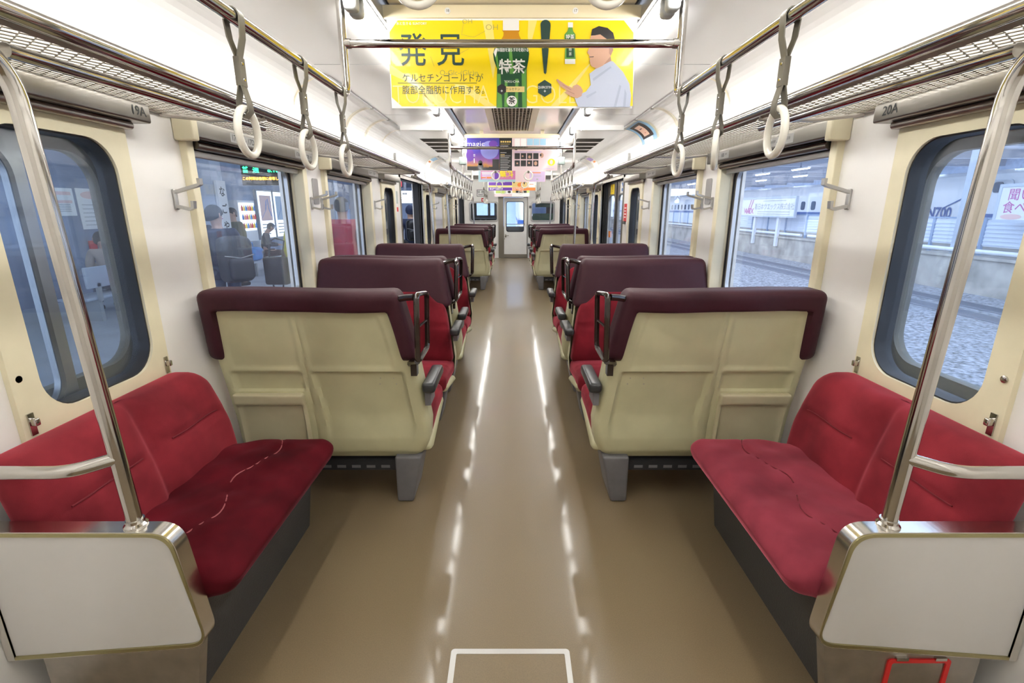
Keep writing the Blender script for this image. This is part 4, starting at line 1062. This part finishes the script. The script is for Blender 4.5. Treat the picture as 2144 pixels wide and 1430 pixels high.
person(-2.28, 11.3, .3, 'person in navy coat standing outside the open middle door', 'stand', 'c_navy', 'c_charcoal', hat='c_navy', scale=1.0)
backpack(-2.17, 10.96, .72, .3, 'black backpack on the person outside the open door', 'black', .9)
person(-6.38, 7.75, .9, 'person in beige coat sitting on a platform bench reading a book', 'sit', 'c_beige', 'c_jeans', hairlen=.5, nod=.9, carry='book', scale=.93)
t = thing('book', 'open white book held by the reading woman', 'book')
for s in (-1, 1):
    c = Vector((-6.38, 7.75, 0)); R_ = Matrix.Rotation(.9, 3, 'Z')
    vs = [c + R_ @ Vector(p) + Vector((0, 0, PZ+.66)) for p in ((0, .36, 0), (s*.15, .34, .03), (s*.15, .53, .10), (0, .55, .07), (0, .36, .012), (s*.15, .34, .042), (s*.15, .53, .112), (0, .55, .082))]
    MB().add(vs, [(0,1,2,3),(4,5,6,7),(0,1,5,4),(1,2,6,5),(2,3,7,6),(3,0,4,7)]).build('page_block', 'paper', t)

# ------------------------------------------------------------------ outside, track side
struct(MB().box(1.6, 14.0, -6, 95, -1.3, -1.10).build('ground', 'ballast'))
for i, x in enumerate((10.95, 12.02)):
    m = MB(); m.box(x-.035, x+.035, -6, 95, -1.0, -.955); m.box(x-.009, x+.009, -6, 95, -1.08, -1.0); m.box(x-.065, x+.065, -6, 95, -1.10, -1.075)
    tag(m.build('track_rail', 'railsteel'), ('nearer' if i == 0 else 'farther') + ' steel running rail on the ballast outside', 'rail')
struct(MB().box(14.0, 18.5, -6, 95, -1.3, -.06).build('wall_track_platform', 'concrete'))
struct(MB().box(13.93, 18.5, -6, 95, -.06, .02).build('floor_track_platform', 'concrete'))
tag(MB().tube([(14.05, -4, .16), (14.05, 23.6, .16)], .07, 10).tube([(14.05, 24.2, .16), (14.05, 70, .16)], .07, 10).build('white_pipe', 'pipe'), 'thick white pipe along the edge of the opposite platform', 'pipe')
for k in range(24):
    y = 6 + 1.85*k
    t = thing('fence_panel', 'white ribbed fence panel, number %d from the near end of the opposite platform' % (k+1), 'fence', 'white fence panels')
    m = MB(); m.box(14.42, 14.44, y+.05, y+1.80, .30, 1.08)
    for j in range(6): m.box(14.40, 14.42, y+.05, y+1.80, .34+j*.12, .37+j*.12)
    m.build('panel', 'fence', t)
    m = MB(); m.box(14.38, 14.46, y-.045, y+.045, .02, 1.15); m.build('post', 'fencepost', t)
    m = MB(); m.box(14.39, 14.45, y+.055, y+1.795, 1.10, 1.15); m.build('top_rail', 'fencepost', t)
def billboard(y0, y1, z0, z1, label):
    t = thing('billboard', label, 'sign')
    MB().box(13.78, 13.86, y0, y1, z0, z1).build('board', 'white', t)
    m = MB(); m.ringplate(rrect(y0-.05, y1+.05, z0-.05, z1+.05, .01), rrect(y0+.03, y1-.03, z0+.03, z1-.03, .01), lambda y, z, d: (d, y, z), 13.76, 13.88); m.build('frame', 'column', t)
    for y in (y0+(y1-y0)*.28, y0+(y1-y0)*.72): MB().box(13.86, 13.98, y-.10, y+.10, -.5, z0+.1).build('support', 'pipe', t)
    return t, (lambda u, v, d: (13.777-d, -u, v))
t, b3 = billboard(24.6, 30.3, 1.03, 1.96, 'long white billboard with purple emblem on the opposite platform, seen through the first large window')
m = MB(); m.text('WEX', .42, b3, -29.35, 1.27, 'CENTER', .015, 1.25)
m.ribbon([(13.776, 29.75, 1.35), (13.776, 29.55, 1.12), (13.776, 29.15, 1.9)], .07, .004, axis=(0, 1, .2)); m.ribbon([(13.776, 29.45, 1.35), (13.776, 29.3, 1.15), (13.776, 28.9, 1.9)], .07, .004, axis=(0, 1, .2)); m.build('emblem', 'magenta', t)
m = MB(); m.text('新日本ウエックス株式会社', .36, b3, -26.65, 1.50, 'CENTER', .008, .93)
for j, (a, b) in enumerate(((1.80, 1.83), (1.24, 1.27), (1.12, 1.15))): m.box(13.775, 13.777, 25.0+.5*(j == 0), 28.3-.5*(j == 0), a, b)
m.build('lettering', 'grey', t)
t, b3 = billboard(10.2, 14.35, 1.08, 2.02, 'white billboard with pink writing on the opposite platform, seen through the right-hand pocket window')
m = MB(); m.text('聞いた', .34, b3, -14.12, 1.76, 'LEFT', .006); m.text('食べた', .34, b3, -14.2, 1.42, 'LEFT', .006); m.build('lettering', 'magenta', t)
m = MB(); m.prism([(13.9+.30*math.cos(a*PI/10), 1.19+.075*math.sin(a*PI/10)) for a in range(20)], lambda y, z, d: (13.774+d, y, z), 0, .003); m.build('oval_badge', 'mappink', t)
m = MB(); m.text('株三', .20, b3, -13.45, 1.19, 'LEFT', .008); m.build('lettering', 'ink', t)
tag(MB().rbox(14.1, 14.5, 15.45, 15.95, .0, 5.0, r=.03, seg=2).build('roof_column', 'column'), 'thick pale blue roof column on the opposite platform', 'column')
# bullet train
t = thing('express_train', 'long white express train with blue stripe standing beyond the opposite platform', 'train')
m = MB(); prof = [(18.0, -.45), (17.97, .9), (17.98, 1.9), (18.08, 2.35), (18.35, 2.68), (18.9, 2.86), (20.4, 2.9), (20.4, -.45)]
m.prism(prof, lambda a, z, d: (a, d, z), -2, 90); m.build('car_body', 'trainwhite', t, angle=30)
MB().box(17.955, 17.99, 22.6, 90, 1.02, 1.22).build('blue_stripe', 'trainblue', t)
MB().box(17.955, 17.99, 17.0, 19.2, 1.02, 1.22).build('blue_stripe', 'trainblue', t)
MB().box(17.958, 17.985, -2, 90, .90, .95).build('lower_stripe', 'trainblue', t)
w3 = lambda y, z, d: (d, y, z)
for k in range(34):
    y = 23.6 + 1.06*k
    MB().prism(rrect(y, y+.42, 1.34, 1.84, .12, 5), w3, 17.955, 17.99).build('train_window', 'trainglass', t)
m = MB(); m.ringplate(rrect(18.3, 19.45, .6, 2.45, .18), rrect(18.34, 19.41, .64, 2.41, .16), w3, 17.95, 17.99); dr_ = m.build('crew_door', 'column', t)
MB().prism(rrect(18.70, 19.05, 1.98, 2.36, .10, 5), w3, 17.955, 17.99).build('door_window', 'trainglass', dr_)
m = MB(); m.text('N700', .62, lambda u, v, d: (17.953, -u + .0*v, v), -21.2, 1.22, 'CENTER', .03, .85); m.ribbon([(17.952, 21.0, 1.45), (17.952, 19.9, 1.95), (17.952, 19.6, 2.02)], .05, .004, axis=(0, .4, 1)); m.build('lettering', 'trainblue', t)
m = MB(); m.text('342', .26, lambda u, v, d: (17.953, -u, v), -18.15, 1.88, 'CENTER', .004); m.build('car_number', 'grey', t)
# far roof with lamps
struct(MB().box(13.6, 44, -6, 95, 5.6, 5.8).build('roof_far', 'roofdark'))
struct(MB().box(43, 43.3, -6, 95, -1, 5.6).build('wall_far', 'bluewall'))
m = MB()
for y in range(-4, 95, 7): m.box(13.6, 43, y, y+.35, 5.0, 5.6)
struct(m.build('trim_far_beam', 'roofdark'))
k = 0
for (x, z, y0, n_, st) in ((24, 4.55, 16, 9, 6.4), (31, 4.75, 20, 7, 8.5)):
    for j in range(n_):
        k += 1; y = y0 + st*j
        t = thing('station_lamp', 'white strip lamp number %d in the %s row above the express train' % (j+1, 'front' if x < 30 else 'back'), 'lamp', 'strip lamps above the train')
        MB().box(x-.12, x+.12, y, y+2.5, z+.06, z+.14).build('housing', 'white', t); MB().box(x-.06, x+.06, y+.05, y+2.45, z, z+.06).build('tube', 'outlamp', t)
        MB().box(x-.03, x+.03, y+1.2, y+1.3, z+.14, 5.6).build('hanger', 'roofdark', t)

# beyond the driver's cab: ground, a hall wall and the nose of a white train
struct(MB().box(-9, 1.6, 16.6, 95, -1.35, -1.15).build('ground_ahead', 'ballast')) if False else None
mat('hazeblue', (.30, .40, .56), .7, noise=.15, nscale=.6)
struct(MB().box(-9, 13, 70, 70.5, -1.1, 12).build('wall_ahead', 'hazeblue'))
t = thing('parked_train', 'white train front standing on the next track ahead, seen through the end door', 'train')
m = MB(); m.rbox(.35, 3.1, 30, 48, -.9, 2.7, r=.35, seg=.6); m.build('car_body', 'trainwhite', t)
m = MB(); m.rbox(.75, 2.7, 29.97, 30.1, 1.1, 2.1, r=.06, seg=.5); m.build('windscreen', 'trainglass', t)
for x in (.8, 2.6): MB().lathe([(.11, 0), (.12, .06), (.10, .08)], (x, 29.95, .3), 'Y', 14).build('headlamp', 'paper', t)
m = MB(); m.box(.34, 3.11, 29.99, 48.01, .55, .75); m.build('side_stripe', 'trainblue', t)
# ------------------------------------------------------------------ hanging posters
mat('p_yellow', (1.0, .74, .0), .35, coat=.3); mat('p_ray', (.97, .80, .22), .35, coat=.3); mat('p_pale', (1.0, .84, .30), .35); mat('p_green', (.012, .075, .03), .3); mat('p_leaf', (.12, .34, .06), .35); mat('p_teal', (.02, .06, .05), .35)
mat('p_amber', (.62, .27, .01), .35); mat('p_tan', (.75, .58, .22), .4); mat('p_shirt', (.52, .57, .72), .4); mat('p_fold', (.40, .45, .60), .4); mat('p_skin', (.60, .34, .23), .4); mat('p_skin_dark', (.42, .22, .15), .4); mat('p_grey', (.45, .40, .12), .4)
mat('p_black', (.018, .016, .018), .35, coat=.3); mat('p_pink', (.86, .66, .68), .35, coat=.3); mat('p_gold', (.80, .58, .18), .4); mat('p_sky', (.38, .62, .80), .4); mat('p_purple', (.16, .05, .42), .35); mat('p_magenta', (.62, .20, .42), .35); mat('p_orange', (.85, .25, .05), .4); mat('p_lime', (.55, .70, .18), .4); mat('p_moon', (.30, .30, .75), .4); mat('p_lilac', (.66, .50, .74), .4); mat('p_lemon', (.95, .80, .02), .4); mat('p_aqua', (.42, .60, .66), .4)
def ramp_mat(name, stops):
    m = bpy.data.materials.new(name); m.use_nodes = True; nt = m.node_tree; b = nt.nodes['Principled BSDF']; b.inputs['Roughness'].default_value = .35
    tc = nt.nodes.new('ShaderNodeTexCoord'); sp = nt.nodes.new('ShaderNodeSeparateXYZ'); nz = nt.nodes.new('ShaderNodeTexNoise'); nz.inputs['Scale'].default_value = 5
    r = nt.nodes.new('ShaderNodeValToRGB'); nt.links.new(tc.outputs['Generated'], sp.inputs[0])
    ad = nt.nodes.new('ShaderNodeMath'); ad.operation = 'MULTIPLY_ADD'; ad.inputs[1].default_value = .25; nt.links.new(tc.outputs['Generated'], nz.inputs['Vector']); nt.links.new(nz.outputs[0], ad.inputs[0])
    sb = nt.nodes.new('ShaderNodeMath'); sb.operation = 'SUBTRACT'; sb.inputs[1].default_value = .125; nt.links.new(sp.outputs['Z'], ad.inputs[2]); nt.links.new(ad.outputs[0], sb.inputs[0]); nt.links.new(sb.outputs[0], r.inputs[0])
    e = r.color_ramp.elements
    while len(e) < len(stops): e.new(.5)
    for el, (p, c) in zip(e, stops): el.position = p; el.color = (*c, 1)
    nt.links.new(r.outputs[0], b.inputs['Base Color']); MATS[name] = m
ramp_mat('p_night', [(0, (.05, .03, .08)), (.14, (.55, .25, .05)), (.30, (.30, .10, .35)), (.6, (.10, .06, .50)), (1, (.05, .04, .35))])
class Print:
    """a hanging sheet; shapes are given in the drawing's own units and mapped to the sheet"""
    def __init__(s, label, y, z1, w, h, box, xc=0.0, bar='cream_bar', barh=.034, sheet='paper'):
        s.y, s.z1, s.w, s.h, s.b, s.xc = y, z1, w, h, box, xc
        s.root = tag(empty('hanging_poster', (xc, y, z1)), label, 'poster', None); s.layer = 0
        s.sheet = MB().box(-w/2, w/2, -.0005, .0005, -h, 0).build('sheet', sheet, s.root)
        if bar:
            m = MB(); m.rbox(-w/2-.015, w/2+.015, -.010, .010, -.004, barh, r=.003, seg=.5); s.bar = m.build('clip_bar', bar, s.root)
            for x in (-w*.33, w*.33): MB().box(x-.02, x+.02, -.004, .004, barh-.002, max(barh+.004, HC - z1 + .002)).build('hanger', bar, s.root)
    def uv(s, x, y):
        l0, r0, t0, l1, r1, b1 = s.b; f = (y-t0)/(b1-t0); l = l0+(l1-l0)*f; r = r0+(r1-r0)*f
        return ((x-l)/(r-l)-.5)*s.w, -f*s.h
    def d(s): s.layer += 1; return -.0008 - .00012*s.layer
    def put(s, m, name, mt): return m.build(name, mt, s.sheet)
    def poly(s, name, mt, *loops):
        if name in ('light_ray', 'photo_subject') and len(loops) > 1: return [s.poly(name, mt, L) for L in loops]
        m = MB(); d = s.d()
        for L in loops:
            P_ = [s.uv(*p) for p in L]; m.add([(u, d, v) for u, v in P_], [tuple(range(len(P_)))])
        return s.put(m, name, mt)
    def rect(s, name, mt, *rs): return s.poly(name, mt, *[[(a, b), (c, b), (c, e), (a, e)] for (a, b, c, e) in rs])
    def disc(s, name, mt, *cs): return s.poly(name, mt, *[[(x + rx*math.cos(2*PI*k/28), y + ry*math.sin(2*PI*k/28)) for k in range(28)] for (x, y, rx, ry) in cs])
    def text(s, name, mt, *items):
        m = MB(); d = s.d(); sc = s.h/(s.b[5]-s.b[2])
        for (b_, x, y, px, bold, al, sx) in items:
            u, v = s.uv(x, y); m.text(b_, px*sc, lambda a, c, q: (a, d, c), u, v, al, bold, sx)
        return s.put(m, name, mt)
H = lambda cx, cy, r, k=1.12: [(cx + r*math.cos(PI/6 + PI/3*i), cy + r*k*math.sin(PI/6 + PI/3*i)) for i in range(6)]
p = Print('big yellow drink poster hanging nearest the camera', 2.39, 2.195, 1.08, .358, (50, 2085, 158, 105, 2030, 880), barh=.046)
p.poly('yellow_field', 'p_yellow', [(140, 180), (1975, 180), (2052, 275), (2035, 862), (185, 865), (103, 790), (75, 270)])
p.poly('light_ray', 'p_ray', [(78, 520), (200, 600), (480, 760), (560, 862), (470, 863), (300, 700), (85, 600)], [(830, 181), (905, 181), (945, 470), (915, 640)], [(1200, 181), (1270, 181), (1205, 420), (1195, 300)], [(1650, 560), (1740, 470), (1500, 800), (1440, 860), (1380, 860)], [(600, 680), (700, 690), (930, 860), (850, 862)])
p.text('outlined_lettering', 'p_pale', ('TOKUCHA', 500, 775, 225, -.018, 'CENTER', .80)); p.text('outlined_lettering', 'p_pale', ('GOLD', 1400, 775, 225, -.018, 'CENTER', .86))
m_ = MB(); dd = p.d()
for a, b in (((660, 290), (760, 310)), ((760, 310), (850, 262)), ((660, 290), (675, 190)), ((540, 400), (640, 440)), ((640, 440), (720, 400)), ((410, 460), (440, 540))):
    m_.ribbon([(p.uv(*a)[0], dd, p.uv(*a)[1]), (p.uv(*b)[0], dd, p.uv(*b)[1])], .0012, .0002, axis=(0, 0, 1) if abs(a[0]-b[0]) > 40 else (1, 0, 0))
p.put(m_, 'formula_line', 'p_grey')
for q_ in (('OH', 905, 235, 62, -.012, 'CENTER', 1.2), ('OH', 705, 190, 50, -.012, 'CENTER', 1.2)): p.text('formula_lettering', 'p_grey', q_)
p.text('formula_lettering', 'p_grey', ('O-Glc-(Glc)n', 640, 592, 58, -.012, 'CENTER', 1.1))
p.text('small_white_lettering', 'white', ('水と生きる SUNTORY', 253, 206, 27, .01, 'CENTER', 1.0))
p.text('large_lettering', 'p_teal', ('発', 268, 428, 275, .006, 'CENTER', .93), ('見', 570, 428, 275, .006, 'CENTER', .93))
p.text('copy_lettering', 'p_teal', ('ケルセチンゴールドが', 510, 637, 75, -.004, 'CENTER', .97), ('腹部全脂肪に作用する。', 535, 735, 75, -.004, 'CENTER', .95))
p.rect('underline', 'p_teal', (150, 672, 785, 676))
p.poly('bottle_neck', 'p_amber', [(988, 256), (1132, 256), (1120, 275), (1126, 300), (1150, 345), (970, 345), (998, 300), (1000, 275)])
p.rect('bottle_cap', 'white', (994, 160, 1124, 258))
p.poly('bottle_body', 'p_green', [(975, 340), (1150, 340), (1195, 385), (1206, 440), (1200, 490), (1186, 560), (1186, 876), (943, 876), (948, 560), (922, 490), (915, 440), (930, 385)])
p.poly('bottle_leaf', 'p_leaf', [(945, 600), (975, 600), (990, 876), (946, 876)], [(1145, 600), (1182, 560), (1184, 876), (1150, 876)], [(1010, 660), (1030, 660), (1035, 870), (1005, 870)], [(1040, 350), (1060, 350), (1085, 600), (1050, 600)], [(1095, 640), (1120, 640), (1115, 870), (1090, 870)], [(925, 430), (940, 400), (965, 560), (950, 560)])
p.poly('bottle_flash', 'white', [(920, 430), (938, 388), (952, 400), (935, 470)])
p.text('bottle_lettering', 'white', ('特茶', 1068, 552, 128, .018, 'CENTER', .93), ('体脂肪を減らすのを助ける', 1075, 412, 33, .012, 'CENTER', .7), ('TOKU-CHA', 1065, 663, 26, .0, 'CENTER', 1.0))
p.rect('bottle_label', 'p_tan', (1010, 702, 1168, 748)); p.poly('bottle_hexagon', 'p_black', H(985, 725, 40))
p.disc('bottle_seal', 'white', (1066, 822, 42, 44))
p.text('label_lettering', 'ink', ('ケルセチン', 1075, 725, 27, .0, 'CENTER', .95), ('茶', 1066, 822, 62, .02, 'CENTER', 1.0))
p.text('hexagon_lettering', 'white', ('+', 985, 740, 36, .02, 'CENTER', 1))
L = [(1298, 215)] + [(1339 + 41*math.cos(PI + PI*k/10), 215 + 38*math.sin(PI + PI*k/10)) for k in range(11)] + [(1380, 225), (1368, 360), (1344, 592), (1336, 604), (1324, 592), (1305, 360)]
p.poly('exclamation_mark', 'p_teal', L); p.poly('dark_hexagon', 'p_teal', H(1330, 718, 62))
p.text('hexagon_lettering', 'white', ('QUERCETIN', 1331, 710, 27, .012, 'CENTER', .85), ('+', 1331, 742, 42, .01, 'CENTER', 1))
p.rect('small_bottle_cap', 'white', (1520, 197, 1561, 236)); p.rect('small_bottle_base', 'white', (1494, 482, 1577, 522))
p.poly('small_bottle_body', 'p_leaf', [(1524, 236), (1556, 236), (1562, 265), (1580, 290), (1582, 340), (1574, 380), (1580, 482), (1493, 482), (1497, 380), (1490, 340), (1492, 290), (1515, 265)])
p.poly('small_bottle_label', 'p_green', [(1500, 300), (1574, 300), (1566, 390), (1568, 470), (1506, 470), (1506, 390)])
p.text('small_bottle_lettering', 'white', ('特茶', 1537, 312, 40, .02, 'CENTER', .95), ('特', 1537, 410, 30, .0, 'CENTER', .9), ('茶', 1537, 445, 30, .0, 'CENTER', .9))
# the printed man: shirt, neck, face, hair, raised hand
p.poly('printed_neck', 'p_skin_dark', [(1740, 520), (1860, 450), (1872, 520), (1745, 590), (1735, 570)])
p.poly('printed_shirt', 'p_shirt', [(1690, 600), (1740, 562), (1860, 500), (1880, 500), (1960, 585), (2010, 680), (2022, 780), (2012, 872), (1596, 872), (1570, 800), (1600, 770), (1660, 745), (1700, 690)])
p.poly('shirt_fold', 'p_fold', [(1715, 640), (1860, 540), (1868, 552), (1722, 660)], [(1930, 690), (1945, 700), (1900, 872), (1880, 872)], [(1660, 780), (1740, 740), (1745, 752), (1668, 800)], [(1972, 720), (1986, 760), (1975, 872), (1955, 872)])
p.poly('printed_face', 'p_skin', [(1705, 300), (1790, 275), (1868, 320), (1880, 400), (1866, 455), (1800, 535), (1750, 558), (1705, 540), (1692, 495), (1698, 480), (1688, 468), (1692, 455), (1674, 432), (1690, 395), (1692, 345)])
p.poly('printed_hair', 'p_black', [(1705, 300), (1716, 250), (1770, 226), (1840, 240), (1885, 278), (1898, 330), (1890, 385), (1872, 395), (1862, 345), (1830, 325), (1780, 290), (1738, 298)])
p.poly('printed_ear', 'p_skin_dark', [(1850, 395), (1875, 385), (1885, 410), (1865, 455), (1850, 440)])
p.poly('printed_features', 'p_black', [(1698, 368), (1735, 356), (1737, 363), (1700, 374)], [(1702, 384), (1730, 380), (1728, 388), (1704, 390)], [(1692, 464), (1728, 462), (1724, 468), (1694, 469)])
p.poly('printed_hand', 'p_skin', [(1423, 650), (1432, 642), (1500, 690), (1560, 720), (1556, 700), (1590, 685), (1620, 705), (1636, 735), (1625, 780), (1590, 800), (1540, 785), (1490, 752), (1510, 738), (1455, 700)])
p.poly('finger_line', 'p_skin_dark', [(1470, 690), (1475, 686), (1545, 730), (1540, 734)], [(1500, 735), (1504, 731), (1570, 762), (1566, 768)])
for cx_, n_ in ((548, '18'), (1578, '17')):
    u = ((cx_-50)/2035-.5)*1.08; MB().lathe([(.0125, 0), (.0125, -.001)], (u, -.0102, .022), 'Y', 20).build('number_disc', 'white', p.bar)
    m_ = MB(); m_.text(n_, .015, lambda a, c, q: (a, -.0116, c), u, .022, 'CENTER', .0); m_.build('disc_number', 'ink', p.bar)
# night sky and pink posters
p = Print('poster pair with night sky picture and pink photo grid, second from the camera', 5.86, 2.17, 1.03, .35, (275, 1547, 168, 280, 1545, 603), barh=.04)
p.rect('night_picture', 'p_night', (285, 172, 735, 598)); p.rect('black_column', 'p_black', (735, 170, 912, 601)); p.rect('pink_field', 'p_pink', (914, 170, 1545, 602))
p.disc('moon', 'p_moon', (600, 330, 125, 120)); p.disc('cloud_disc', 'p_purple', (330, 400, 55, 80), (650, 250, 60, 45))
p.rect('city_shape', 'p_black', (290, 545, 450, 598), (590, 550, 640, 598), (640, 450, 732, 598), (450, 560, 590, 598)); p.disc('figure_shape', 'p_black', (470, 500, 30, 35), (472, 550, 40, 50))
p.text('script_lettering', 'white', ('magic', 405, 250, 92, -.004, 'CENTER', 1.25))
m_ = [(380, 400+0, 398, 402)]; p.rect('text_line', 'white', (375, 385, 400, 390), (375, 397, 400, 402), (375, 410, 400, 414), (380, 440, 392, 500))
p.rect('gold_lettering', 'p_gold', *[(752+30*k, 210, 774+30*k, 232) for k in range(5)], (752, 250, 880, 254), (752, 385, 810, 394), (752, 408, 812, 413))
p.rect('column_text', 'white', (750, 275, 860, 283), (750, 302, 880, 310), (750, 360, 835, 368), *[(750, 405+22*k, 890 - 18*(k % 3), 409+22*k) for k in range(9)])
for i, (c_, y_) in enumerate((('paper', 180), ('p_black', 370), ('p_black', 465))):
    p.rect('photo_tile', c_, *[(948+86*k, y_, 1022+86*k, y_+(112 if i == 0 else 80)) for k in range((2, 4, 4)[i])])
p.rect('sky_tile', 'p_sky', *[(1118+90*k, 182, 1200+90*k, 268) for k in range(3)]); p.rect('caption_line', 'p_lilac', (948, 348, 1320, 362))
p.disc('photo_subject', 'p_skin', (1060, 410, 12, 12), (1155, 420, 18, 20), (1242, 505, 22, 28), (1325, 400, 26, 32), (985, 505, 12, 12), (1150, 500, 14, 14)); p.rect('bird_shape', 'p_black', (1340, 285, 1372, 325), (950, 290, 985, 330), (1300, 380, 1320, 410))
p.disc('yellow_emblem', 'p_lemon', (1460, 490, 52, 46)); p.disc('emblem_centre', 'p_pink', (1460, 490, 20, 32)); p.rect('caption_text', 'p_lilac', (1350, 575, 1500, 581), (1380, 180, 1540, 184))
# further posters
p = Print('violet poster with big yellow characters hanging third from the camera', 7.86, 2.12, 1.03, .32, (475, 1400, 481, 478, 1398, 782), barh=.03)
p.rect('aqua_field', 'p_aqua', (478, 484, 985, 780)); p.rect('violet_field', 'p_magenta', (510, 500, 985, 748)); p.rect('pink_panel', 'p_lilac', (530, 640, 740, 745)); p.rect('pale_half', 'p_pink', (987, 484, 1398, 780)); p.rect('dark_column', 'p_purple', (700, 640, 755, 745))
p.text('large_lettering', 'p_lemon', ('無料', 860, 678, 100, .03, 'CENTER', 1.0)); p.rect('text_line', 'white', (520, 645, 660, 655), (525, 665, 650, 676)); p.rect('orange_text', 'p_orange', (515, 715, 580, 730), (590, 712, 660, 735))
p.rect('pale_panel', 'p_lilac', (1180, 640, 1390, 778)); p.rect('text_line', 'grey', (1200, 690, 1340, 694), (1200, 705, 1340, 709), (1270, 735, 1296, 755)); p.rect('pale_heading', 'p_orange', (1200, 650, 1330, 662))
p = Print('poster with violet and orange university bands hanging fourth from the camera', 11.25, 2.06, 1.03, .27, (600, 1236, 740, 602, 1234, 906), barh=.03)
p.rect('violet_sky', 'p_purple', (603, 742, 918, 860)); p.rect('pale_sky', 'p_lilac', (603, 742, 820, 800)); p.rect('photo_panel', 'p_tan', (920, 742, 1234, 862)); p.disc('photo_subject', 'p_orange', (1020, 830, 30, 26), (1060, 790, 26, 24)); p.disc('photo_person', 'p_black', (945, 790, 14, 20), (1085, 800, 10, 26)); p.rect('cream_band', 'p_pale', (603, 838, 920, 862))
p.rect('violet_band', 'p_purple', (603, 865, 918, 904)); p.rect('orange_band', 'p_orange', (920, 865, 1234, 904)); p.rect('white_panel', 'paper', (1142, 782, 1230, 860)); p.rect('text_line', 'p_orange', (1155, 820, 1210, 828))
p.text('band_lettering', 'white', ('名古屋外国語大学', 705, 886, 27, .02, 'CENTER', .84), ('名古屋学芸大学', 1000, 886, 27, .02, 'CENTER', .84))
p = Print('pale poster with green and pink pictures hanging before the end door', 14.2, 2.03, .98, .30, (690, 1150, 850, 692, 1148, 990), barh=.03)
p.rect('pink_picture', 'p_pink', (692, 955, 918, 988)); p.rect('green_picture', 'p_lime', (708, 912, 840, 948)); p.rect('grey_field', 'p_tan', (925, 880, 1145, 940)); p.rect('dark_picture', 'p_black', (970, 880, 1110, 942)); p.rect('green_corner', 'p_lime', (1112, 905, 1146, 940)); p.disc('animal_shape', 'p_black', (885, 930, 22, 14)); p.disc('face_disc', 'p_skin', (1040, 915, 20, 22))
# signs on the end wall
t = tag(MB().box(-1.02, -.78, YEND-.004, YEND, 1.735, 1.94).build('wall_sign', 'white'), 'white framed two-character sign above the left end window', 'sign')
m_ = MB(); m_.ringplate(rrect(-1.01, -.79, 1.745, 1.93, .005), rrect(-.998, -.802, 1.757, 1.918, .004), lambda a, z, d: (a, YEND-d, z), .004, .005); m_.text('禁', .085, lambda a, c, q: (a, YEND-.0052, c), -.955, 1.86); m_.text('煙', .085, lambda a, c, q: (a, YEND-.0052, c), -.845, 1.86); m_.box(-.97, -.83, YEND-.0052, YEND-.004, 1.785, 1.80); m_.build('lettering', 'ink', t)
t = tag(MB().box(-.88, -.80, YEND-.004, YEND, 1.60, 1.70).build('wall_sticker', 'red'), 'small red and white sticker under the end wall sign', 'sign')
m_ = MB(); m_.prism(rrect(-.86, -.82, 1.63, 1.67, .018), lambda a, z, d: (a, YEND-d, z), .004, .005); m_.build('symbol', 'white', t)
t = tag(MB().rbox(ed1+.05, ed1+.12, YEND-.03, YEND, 1.42, 1.49, r=.006, seg=.1).build('switch_box', 'rubber_grey'), 'small dark switch box beside the end door', 'switch')
